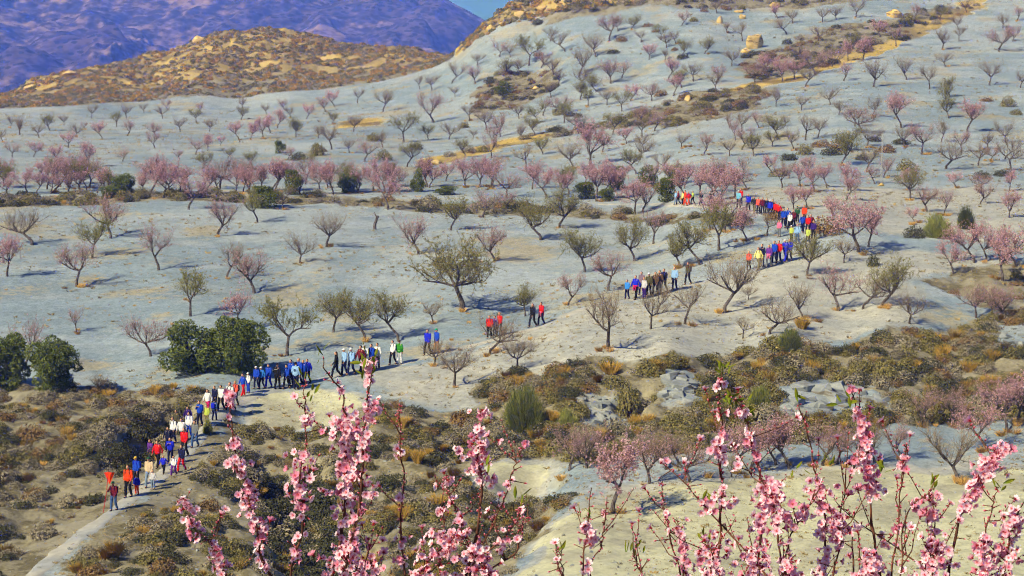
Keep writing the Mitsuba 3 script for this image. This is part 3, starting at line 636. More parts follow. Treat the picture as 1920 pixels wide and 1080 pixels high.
# ------------------------------------------------------------------ evergreen trees and big bushes
def evergreen(seed, n, cols, leaf=.11):
    """A dense evergreen 3 m high with its crown down to the ground: lumpy masses of small leaves on a forked trunk."""
    rng = np.random.default_rng(seed); wood, fol = MB(), MB()
    cs, rs = [np.array([0, 0, 1.5]), np.array([.3, .2, .5]), np.array([-.4, 0, .5]), np.array([.1, -.4, .45])], [.95, .7, .7, .7]
    for i in range(16):
        d = unit(rng.normal(size=3)); d[2] = abs(d[2]) * 1.5 - .6
        cs.append(np.array([0, 0, 1.45]) + d * np.array([1.05, 1.05, 1.15]) * rng.uniform(.8, 1.25)); rs.append(rng.uniform(.28, .66))
    for i in range(5):
        a = rng.uniform(0, 6.28); e = np.array([math.cos(a) * .6, math.sin(a) * .6, 1.6 + rng.uniform(-.3, .6)])
        tube(wood, [(0, 0, -.2), e * np.array([.25, .25, .3]), e * np.array([.6, .6, .7]), e], [.14, .1, .07, .03], 5)
    w = np.array(rs) ** 2; k = rng.choice(len(cs), n, p=w / w.sum())
    d = unit(rng.normal(size=(n, 3)))
    cen = np.array(cs)[k] + d * np.array(rs)[k][:, None] * rng.uniform(.45, 1.05, n)[:, None] ** .5
    keep = cen[:, 2] > .06
    cards(fol, cen[keep], rng.uniform(leaf * .6, leaf * 1.2, keep.sum()), colours(rng, int(keep.sum()), *cols, jitter=.22), rng, aspect=.4, up=.6)
    return wood, fol
EVG = ((94,108,52), (116,126,66), (70,86,42), (136,140,82))
for i in range(3):
    wood, fol = evergreen(400 + i, 7000, EVG)
    scene[f'evergreen_form_{i}'] = {'type': 'shapegroup', 'trunk': wood.shape('bark', 40), 'crown': fol.shape('leaf')}
for i in range(2):
    wood, fol = evergreen(410 + i, 3500, ((104,112,44), (124,126,56), (84,96,38)), .12)
    scene[f'bright_evergreen_form_{i}'] = {'type': 'shapegroup', 'trunk': wood.shape('bark', 40), 'crown': fol.shape('leaf')}
def bush(px, py, h, w, group, name, label, cat):
    g = hit(px, py); k = np.linalg.norm(g) / F
    sz = h * k / 3.0; sx = w * k / 2.9
    place(group, name, g[0], g[1] + sx * .6, height(g[0], g[1] + sx * .6) - .05, sx, rng.uniform(0, 6.28), sz, label, cat)
bush(8, 738, 106, 100, 'evergreen_form_0', 'evergreen_tree', 'dark round evergreen cut by the left edge above the scrub', 'evergreen tree')
bush(96, 738, 102, 102, 'evergreen_form_1', 'evergreen_tree', 'dark round evergreen with a sharp shadow, second from the left edge', 'evergreen tree')
bush(360, 704, 106, 128, 'evergreen_form_2', 'evergreen_tree', 'dark evergreen behind the path, left one of a touching pair', 'evergreen tree')
bush(438, 704, 106, 120, 'evergreen_form_0', 'evergreen_tree', 'dark evergreen behind the path, right one of a touching pair', 'evergreen tree')
for px, py, h, w, lab in ((232, 370, 44, 46, 'dark green bush among pink trees at the left of the hedge row'), (205, 372, 24, 44, 'low olive green bush left of the dark bush in the hedge row'), (546, 366, 50, 42, 'tall green bush right of a pink tree in the hedge row'), (492, 392, 44, 70, 'wide olive green bush in front of the hedge row'),
                           (655, 362, 40, 48, 'dark green bush between two bright pink trees of the hedge row'), (732, 330, 26, 30, 'small green bush above the hedge row at the middle'), (783, 360, 46, 28, 'narrow bright green bush in the hedge row'), (836, 366, 18, 48, 'flat green bush at the foot of the hedge row'),
                           (1100, 374, 34, 50, 'green bush under the broad pink tree of the hedge row'), (1158, 356, 46, 46, 'tall bright green bush beside the broad pink tree'), (1140, 378, 26, 40, 'low green bush right of the broad pink tree'), (1252, 380, 50, 50, 'green bush left of the walkers in red at the end of the row'), (1215, 350, 40, 40, 'pale green bush behind the end of the hedge row')):
    bush(px, py, h, w, f'bright_evergreen_form_{int(px) % 2}' if 'dark' not in lab else 'evergreen_form_1', 'evergreen_bush', lab, 'bush')
for px, py, h, w, grp, lab in ((982, 812, 118, 130, 'broom_form_0', 'tall dark green broom beside the gully in the middle'), (1065, 812, 66, 76, 'broom_form_1', 'smaller green broom leaning right of the tall broom'), (1480, 662, 58, 90, 'broom_form_1', 'thin light green broom at the edge of the pale slope'),
                               (1425, 780, 74, 80, 'broom_form_0', 'green broom on the scrub bank above the blossom twigs'), (1760, 446, 62, 92, 'broom_form_1', 'wide olive broom on the flat at the right'), (1812, 430, 60, 56, 'broom_form_0', 'upright olive broom right of the wide one on the flat'), (1145, 704, 30, 60, 'esparto_tuft_form_0', 'big golden green bush on the lip of the scrub bank'),
                               (1178, 786, 54, 50, 'olive_shrub_form_0', 'golden round bush over the rock ledge'), (1505, 618, 26, 44, 'esparto_tuft_form_1', 'yellow tuft at the foot of a bare tree on the pale slope'), (388, 816, 44, 34, 'broom_form_1', 'yellow green bush at the path edge beside the walkers'), (523, 288, 26, 24, 'bright_evergreen_form_0', 'small green bush on the far grey slope'),
                               (594, 292, 24, 30, 'olive_shrub_form_1', 'round olive bush on the far grey slope'), (945, 178, 26, 40, 'bright_evergreen_form_1', 'green bush in the scrubby patch on the hillside'), (1550, 440, 40, 60, 'rust_shrub_form_0', 'rusty brown bush right of the crowd at the bend'), (1455, 412, 22, 44, 'rust_shrub_form_1', 'rusty brown bush at the bend in front of the walkers in blue'),
                               (1715, 446, 26, 40, 'dark_shrub_form_0', 'small black green bush left of the olive brooms'), (1638, 500, 26, 24, 'dark_shrub_form_1', 'small dark bush on the pale flat left of a green almond')):
    g = hit(px, py); k = np.linalg.norm(g) / F
    round_ = 'shrub' in grp or 'evergreen' in grp
    sx, sz = (w * k / 1.7, h * k / .85) if 'shrub' in grp else (w * k / 2.9, h * k / 3) if 'evergreen' in grp else (w * k / 1.5, h * k)
    place(grp, 'broom_bush' if 'broom' in grp else 'round_bush', g[0], g[1] + .3, height(g[0], g[1] + .3) - .05, sx, rng.uniform(0, 6.28), sz, lab, 'bush')

# ------------------------------------------------------------------ scrub that grows wild, spread over the areas where it grows
def spread(poly, density, gap, seed):
    r = np.random.default_rng(seed); x0, y0, x1, y1 = poly.bounds
    n = int(density * (x1 - x0) * (y1 - y0)); q = np.c_[r.uniform(x0, x1, n), r.uniform(y0, y1, n)]
    shapely.prepare(poly); q = q[shapely.contains_xy(poly, q[:, 0], q[:, 1])]
    d = shapely.distance(path_line, shapely.points(q)); q = q[d > gap]
    return q
GROUPS = {'grey_shrub': 'grey shrub', 'dark_shrub': 'dark green shrub', 'rust_shrub': 'rusty brown shrub', 'olive_shrub': 'olive green shrub', 'esparto_tuft': 'golden esparto tuft', 'dry_tuft': 'dry yellow grass tuft', 'far_scrub': 'far shrub'}
BARE = shapely.union_all([*BARE_ROCK, PALE['cut_bank'].buffer(.3), PALE['lobe'].buffer(.3)])
wild = []   # (kind, x, y, size, where)
def sow(poly, where, density, sizes, mixw, seed, gap=1.9, clump=2.5):
    # rock faces and bare banks stay open
    if poly is None or poly.is_empty: return
    r = np.random.default_rng(seed)
    names = list(mixw); w = np.array([mixw[k] for k in names], float)
    q = spread(poly, density, gap, seed)
    q = q[~shapely.contains_xy(BARE, q[:, 0], q[:, 1])]
    nz = meshkit.fbm(np.c_[q / clump, np.zeros(len(q))], 2, seed)
    q = q[nz + r.normal(size=len(q)) * .08 > .42]
    for x, y in q:
        j = r.choice(len(names), p=w / w.sum())
        wild.append((names[j], x, y, r.uniform(*sizes) * (1.3 if r.uniform() < .12 else 1) * (.75 if names[j] == 'dry_tuft' else 1), where))
sow(ZP['left_scrub'], 'on left slope', 2.0, (.26, .9), dict(grey_shrub=5, dark_shrub=3.4, rust_shrub=1.3, olive_shrub=.8, esparto_tuft=1.3, dry_tuft=1), 1)
sow(ZP['spur'], 'by the gully', 1.8, (.28, .92), dict(grey_shrub=4, dark_shrub=3.4, rust_shrub=.7, olive_shrub=2.6, esparto_tuft=2.2, dry_tuft=.6), 2)
sow(ZP['right_bank'], 'on right bank', 2.3, (.36, 1.05), dict(grey_shrub=3, dark_shrub=2.4, rust_shrub=1.4, olive_shrub=3.6, esparto_tuft=1.8, dry_tuft=.4), 3)
sow(ZP['right_flat'], 'on rough flat', .3, (.35, .8), dict(grey_shrub=2, rust_shrub=2, olive_shrub=1, esparto_tuft=2, dry_tuft=2), 4)
sow(ZP['hedge_bank'], 'on hedge bank', .6, (.5, 1.2), dict(grey_shrub=4, dark_shrub=2.4, rust_shrub=1.2, olive_shrub=1.6, dry_tuft=1), 5)
sow(ZP['terrace_a'], 'on hill terraces', .2, (.5, 1.5), dict(grey_shrub=2, dark_shrub=2, rust_shrub=1.6, olive_shrub=1.2, dry_tuft=1), 6)
sow(ZP['terrace_b'], 'on hill terraces', .17, (.5, 1.5), dict(grey_shrub=2, dark_shrub=2, rust_shrub=2, olive_shrub=.8), 7)
sow(ZP['patch'], 'on hill patch', .22, (.5, 1.4), dict(grey_shrub=2, dark_shrub=2, rust_shrub=1.4, olive_shrub=1), 8)
sow(ZP['tan_hill'], 'on the tan hill', .85, (.3, .95), dict(far_scrub=1), 9, clump=4)
sow(ZP['top_scrub'], 'along the hill top', .1, (.6, 1.7), dict(grey_shrub=2, dark_shrub=3, olive_shrub=1), 10, clump=6)
for line, w, d in gully_lines[:2]:
    sow(line.buffer(w * .9), 'by the gully', 2.0, (.7, 1.35), dict(dark_shrub=5, grey_shrub=1), 15, gap=1.6)
near_hill = shapely.Polygon([(-9, 4), (9, 4), (26, 62), (-26, 62)])
sow(near_hill, 'on near hillside', .25, (.3, .7), dict(grey_shrub=4, olive_shrub=1, esparto_tuft=2, dry_tuft=1), 12)
# the ochre crest of the right hill
cr = np.random.default_rng(13)
for _ in range(1100):
    px = cr.uniform(866, 1250); a = AZ(px); line = np.interp(px, [862, 930, 1000, 1130, 1200, 1300], [456, 452, 448, 436, 432, 438]); rr = line + cr.uniform(-3, 40)
    wild.append(('far_scrub', rr * math.sin(a), rr * math.cos(a), cr.uniform(.3, 1.2), 'on the ochre crest'))
# loose shrubs on the orchard hillsides, and dry grass at the trees' feet
for px, py in ((780, 280), (1010, 105), (905, 285), (720, 300), (1150, 100), (1215, 50), (1230, 60), (1265, 95), (1165, 78), (870, 240), (1050, 215), (1070, 218), (1085, 220), (700, 265), (1300, 40), (1320, 22), (1360, 18), (1280, 110), (1240, 180), (1575, 280), (1560, 290), (1640, 265), (1660, 285), (1690, 270), (1540, 275), (1850, 190), (1890, 200), (1905, 215), (1510, 290), (1480, 300), (1615, 300), (1700, 320), (1880, 330), (1840, 335), (600, 285), (560, 300), (470, 320), (1460, 330)):
    g = hit(px, py); wild.append((cr.choice(['dark_shrub', 'olive_shrub', 'rust_shrub']), g[0], g[1], cr.uniform(.9, 1.7), 'on grey hillsides'))
for g, real, where in tree_spots:
    r = np.linalg.norm(g)
    for _ in range((cr.integers(1, 5) if r < 260 else cr.integers(0, 3)) * (cr.uniform() < .5)):
        wild.append(('dry_tuft', g[0] + cr.normal() * .45, g[1] + cr.normal() * .45 - .2, cr.uniform(.4, .95), 'by an almond'))
for _ in range(170):   # dry patches on the field
    px, py = cr.uniform(0, 1050), cr.uniform(430, 690); g = hit(px, py)
    if meshkit.noise(np.array([g[0] / 9, g[1] / 9, 0]), 4) > .55: wild.append(('dry_tuft', g[0], g[1], cr.uniform(.2, .5), 'on orchard field'))
wx_, wy_ = np.array([w[1] for w in wild]), np.array([w[2] for w in wild])
wz_ = height(wx_, wy_)
order = np.argsort(np.hypot(wx_, wy_) / np.array([w[3] for w in wild]))
count, single = {}, []
for i in order:                                            # the 300 of each kind that show largest are things of their own
    kind, x, y, s, where = wild[i]
    if math.hypot(x, y) > 70 and kind != 'far_scrub' and count.get(kind, 0) < 300:
        count[kind] = count.get(kind, 0) + 1; single.append(i)
cells, cell_of = {}, {}
for i in single:
    kind, x, y, s, where = wild[i]
    px, py = 960 + F * (x / y), 540 + F * math.tan(math.atan2(-wz_[i], y) - PITCH)
    size = 'small' if s < .5 else 'middling' if s < .75 else 'large'
    spot = ('far left' if px < 250 else 'left' if px < 550 else 'centre left' if px < 850 else 'centre right' if px < 1150 else 'right' if px < 1500 else 'far right') + (', high up' if py < 640 else ', upper middle' if py < 730 else ', mid height' if py < 820 else ', lower middle' if py < 930 else ', low down')
    cell_of[i] = f'{size} {GROUPS[kind]} {where}, {spot}'; cells.setdefault(cell_of[i], []).append((px, i))
for c in cells: cells[c] = [i for _, i in sorted(cells[c])]
single = set(single)
for i in order:
    kind, x, y, s, where = wild[i]
    form = SHRUBS[kind][rng.integers(len(SHRUBS[kind]))]
    s2 = s * (1.0 if 'tuft' not in kind else .95)
    tl = (rng.normal(), rng.normal(), rng.uniform(0, 9))
    if i in single:
        c = cell_of[i]; n_ = len(cells[c]); lab = c if n_ > 26 or n_ == 1 else f'{c}, {nth(cells[c].index(i), n_)}'.replace('from the', 'from')
        place(form, kind, x, y, wz_[i] - .03, s2, rng.uniform(0, 6.28), s2 * rng.uniform(.75, 1.15), lab, 'grass tuft' if 'tuft' in kind else 'shrub', f'{GROUPS[kind]}s {where}' if n_ <= 26 else c + ' (alike)', tl)
    else:
        k = used.get('scrub_stuff', 0) + 1; used['scrub_stuff'] = k
        key = f'scrub__{k:03d}'
        scene[key] = {'type': 'instance', 'group': {'type': 'ref', 'id': form}, 'to_world': T().translate([float(x), float(y), float(wz_[i] - .03)]).rotate([0, 0, 1], float(rng.uniform(0, 360))).scale([s2, s2, s2 * float(rng.uniform(.75, 1.15))])}
labels['scrub'] = {'label': 'countless small shrubs and grass tufts scattered over the slopes and far hills', 'category': 'scrub', 'kind': 'stuff'}
# ------------------------------------------------------------------ people
import manifold3d as m3
def ball(p, r, seg=8):
    return m3.Manifold.sphere(float(r), seg).translate([float(c) for c in p])
def bone(a, b, ra, rb, seg=8):
    return m3.Manifold.batch_hull([ball(a, ra, seg), ball(b, rb, seg)])
def chain(pts, rads, seg=8):
    return [bone(pts[i], pts[i + 1], rads[i], rads[i + 1], seg) for i in range(len(pts) - 1)]
def ellipsoid(p, r, seg=10):
    return m3.Manifold.sphere(1.0, seg).scale([float(c) for c in r]).translate([float(c) for c in p])
def fuse(parts, edge=.05, it=6):
    m = m3.Manifold.batch_boolean(parts, m3.OpType.Add)
    if edge: m = m.refine_to_length(edge)
    q = m.to_mesh(); t = trimesh.Trimesh(q.vert_properties[:, :3], q.tri_verts, process=True)
    if it: trimesh.smoothing.filter_taubin(t, lamb=.5, nu=.52, iterations=it)
    return t
def creased(t, seed):
    """Folds in cloth."""
    v = np.array(t.vertices); n = np.array(t.vertex_normals)
    t.vertices = v + n * ((np.abs(meshkit.fbm(v * np.array([7, 7, 13.]) + seed, 2, seed) - .5) - .12) * .085)[:, None]
    return t
def person_forms(seed, stride, swing, bend=0.0, carry=0, skirt=False):
    """One 1.70 m walking figure facing +y, as meshes: body, jacket, trousers, shoes, hair, cap, rucksack, sweater."""
    L = lambda x, y, z: np.array([x, y, z])
    hip, st = .93, stride
    ank = [L(-.10, -st * .42, .09 + .06 * st), L(.10, st * .40, .085)]
    knee = [L(-.10, .02 - st * .05, .50), L(.105, st * .30, .50)]
    hipj = [L(-.095, 0, hip), L(.095, 0, hip)]
    y = bend * .25
    sho = [L(-.19, y, 1.40), L(.19, y, 1.40)]
    elb = [L(-.275, y + swing * .16 - .02, 1.12), L(.275, y - swing * .16 - .02, 1.12)]
    wri = [L(-.25, y + swing * .30 + .09, .89), L(.25, y - swing * .22 + .06, .89)]
    if carry == 1:                                         # right hand raised to the front, holding a pole
        elb[1], wri[1] = L(.27, y + .14, 1.14), L(.19, y + .34, 1.22)
    if carry == 2:                                         # hands at the rucksack straps
        elb = [L(-.27, y + .05, 1.13), L(.27, y + .05, 1.13)]; wri = [L(-.13, y + .17, 1.30), L(.13, y + .17, 1.30)]
    neck, head = L(0, y + .01, 1.47), L(0, y + .035, 1.60)
    body, jacket, trous, shoes = [], [], [], []
    for s in (0, 1):
        sg = (-1, 1)[s]
        body += chain([hipj[s], knee[s], ank[s]], [.085, .055, .04]) + [bone(ank[s], ank[s] + L(0, .13, -.05), .04, .03)]
        body += chain([sho[s], elb[s], wri[s]], [.05, .038, .028])
        trous += chain([hipj[s], knee[s], ank[s] + L(0, 0, .03)], [.112, .08, .072])
        shoes += [m3.Manifold.batch_hull([ball(ank[s] + L(0, -.04, -.035), .047), ball(ank[s] + L(0, .07, -.045), .044), ball(ank[s] + L(0, .15, -.058), .03)])]
        jacket += chain([sho[s], elb[s], wri[s] + (elb[s] - wri[s]) * .12], [.072, .058, .046])
        fd = wri[s] - elb[s]; fd = fd / np.linalg.norm(fd)   # the hand: palm, four fingers of unequal length, thumb
        side = np.array([0, 1.0, 0]) - fd * fd[1]; side /= np.linalg.norm(side); inw = np.cross(fd, side) * sg
        palm = wri[s] + fd * .06
        body += [m3.Manifold.batch_hull([ball(wri[s], .026, 6), ball(palm + side * .03, .015, 6), ball(palm - side * .03, .015, 6)])]
        for k, fl in enumerate((.062, .074, .078, .068)):
            o = palm + side * (.033 - .022 * k)
            body += chain([o, o + fd * fl * .55 + inw * .008, o + fd * fl * .95 + inw * .03], [.0095, .009, .0075], 6)
        body += chain([wri[s] + fd * .025 + side * .025, wri[s] + fd * .05 + side * .055 + inw * .012, wri[s] + fd * .085 + side * .06 + inw * .02], [.012, .0105, .009], 6)
    body += [m3.Manifold.batch_hull([ball(hipj[0], .10), ball(hipj[1], .10), ball(L(-.09, y * .5, 1.12), .09), ball(L(.09, y * .5, 1.12), .09)]),
             m3.Manifold.batch_hull([ball(L(-.09, y * .5, 1.12), .09), ball(L(.09, y * .5, 1.12), .09), ball(sho[0] + L(.05, 0, -.03), .07), ball(sho[1] - L(.05, 0, .03), .07)]),
             bone(L(0, y, 1.40), head - L(0, .01, .04), .058, .055)]
    trous += [m3.Manifold.batch_hull([ball(hipj[0] + L(0, 0, .02), .115), ball(hipj[1] + L(0, 0, .02), .115), ball(L(-.08, y * .3, 1.03), .10), ball(L(.08, y * .3, 1.03), .10)])]
    jacket += [m3.Manifold.batch_hull([ball(L(-.09, y * .2, .93), .125), ball(L(.09, y * .2, .93), .125), ball(L(-.10, y * .6, 1.15), .12), ball(L(.10, y * .6, 1.15), .12)]),
               m3.Manifold.batch_hull([ball(L(-.10, y * .6, 1.15), .12), ball(L(.10, y * .6, 1.15), .12), ball(sho[0] + L(.045, 0, -.03), .078), ball(sho[1] - L(.045, 0, .03), .078)]),
               bone(L(0, y, 1.42), L(0, y + .01, 1.485), .085, .068)]
    face = [ellipsoid(head, (.080, .098, .118)), ellipsoid(head + L(0, .045, -.06), (.05, .048, .05)), bone(head + L(0, .088, .012), head + L(0, .108, -.022), .010, .016, 6), ellipsoid(head + L(0, .088, -.06), (.026, .013, .011), 6)]
    face += [ellipsoid(head + L(.079 * q, -.008, -.01), (.012, .022, .032), 6) for q in (-1, 1)] + [ellipsoid(head + L(.031 * q, .088, .018), (.017, .010, .012), 6) for q in (-1, 1)]
    hairs = [(ellipsoid(head + L(0, -.018, .026), (.089, .098, .106)) - m3.Manifold.cube([.3, .2, .3], True).translate([float(head[0]), float(head[1] + .155), float(head[2] - .06)]))]
    longh = hairs + [bone(head + L(0, -.06, .0), head + L(0, -.09, -.20), .075, .05)]
    cap = [ellipsoid(head + L(0, -.004, .05), (.094, .108, .088)) - m3.Manifold.cube([.4, .4, .2], True).translate([float(head[0]), float(head[1]), float(head[2] - .065)]), m3.Manifold.batch_hull([ellipsoid(head + L(0, .10, .045), (.07, .03, .012), 8), ellipsoid(head + L(0, .15, .035), (.05, .03, .010), 8)])]
    pack = [m3.Manifold.batch_hull([ball(L(q * .11, y - .17 - .05 * e, zz), .055) for q in (-1, 1) for zz in (1.04, 1.36) for e in (0, 1)])]
    strap = [chain([L(q * .11, y - .12, 1.46), L(q * .12, y + .08, 1.44), L(q * .12, y + .125, 1.30), L(q * .15, y + .02, 1.10), L(q * .12, y - .12, 1.08)], [.018] * 5, 6) for q in (-1, 1)]
    sweater = [m3.Manifold.batch_hull([ball(L(q * .12, e * .06, .97), .085) for q in (-1, 1) for e in (-1, 1)])] + chain([L(-.05, .16, .95), L(-.10, .18, .78), L(-.11, .17, .66)], [.05, .045, .03]) + chain([L(.05, .16, .95), L(.09, .18, .76), L(.10, .17, .62)], [.05, .045, .03]) + [m3.Manifold.batch_hull([ball(L(q * .10, -.13, .92), .05) for q in (-1, 1)] + [ball(L(q * .06, -.15, .66), .03) for q in (-1, 1)])]
    return dict(body=fuse(body + face, .045, 4), jacket=creased(fuse(jacket, .04, 4), seed), trousers=creased(fuse(trous, .05, 4), seed + 9), shoes=fuse(shoes, 0, 0), hair=fuse(hairs, .05, 3), long_hair=fuse(longh, .05, 3), cap=fuse(cap, 0, 0), rucksack=fuse(pack + strap[0] + strap[1], .08, 3), sweater=fuse(sweater, .06, 4))
FORMS = [{k: mikit.ply(t, 'skin', smooth=50) for k, t in person_forms(i, *a).items()} for i, a in enumerate([(.55, .8), (-.50, -.7), (.30, .4), (.06, .15), (.42, -.6, .12), (.35, .5, .1, 1), (.28, .3, .1, 2), (.72, .9)])]
CLOTH = dict(skin=(200,150,120), black=(26,26,30), dark=(40,40,48), navy=(26,30,66), blue=(28,72,196), royal=(32,44,210), sky=(60,140,230), pale=(150,190,235), white=(235,235,238), grey=(120,125,128), hoodie=(205,205,210), red=(214,28,30), orange=(240,72,22), coral=(238,96,72), maroon=(110,28,44), purple=(104,52,150), violet=(60,36,120), pink=(236,120,160), magenta=(214,40,110), green=(52,140,40), mint=(30,170,90), lime=(190,205,90), yellow=(236,226,140), beige=(222,196,160), khaki=(130,120,90), brown=(98,76,58), olive=(84,80,56), jean=(70,100,150), lightjean=(130,150,175), tan=(196,140,104), mauve=(130,110,130), sand=(200,180,120), hairdark=(34,26,22), hairbrown=(78,50,34), hairred=(120,58,34), hairfair=(170,130,84), hairgrey=(140,136,130), forest=(44,90,52), gold=(230,190,60), teal=(110,190,220))
def cloth_key(c):
    k = f'cloth_{c}'
    if k not in scene:
        scene[k] = {'type': 'principled', 'base_color': {'type': 'rgb', 'value': (sgb(*CLOTH[c]) * .78).tolist()}, 'roughness': .85, 'specular': .15, 'sheen': 0.2 if c != 'skin' else 0.0}
    return k
scene['skin'] = {'type': 'principled', 'base_color': {'type': 'rgb', 'value': sgb(196, 146, 118).tolist()}, 'roughness': .6, 'specular': .3}

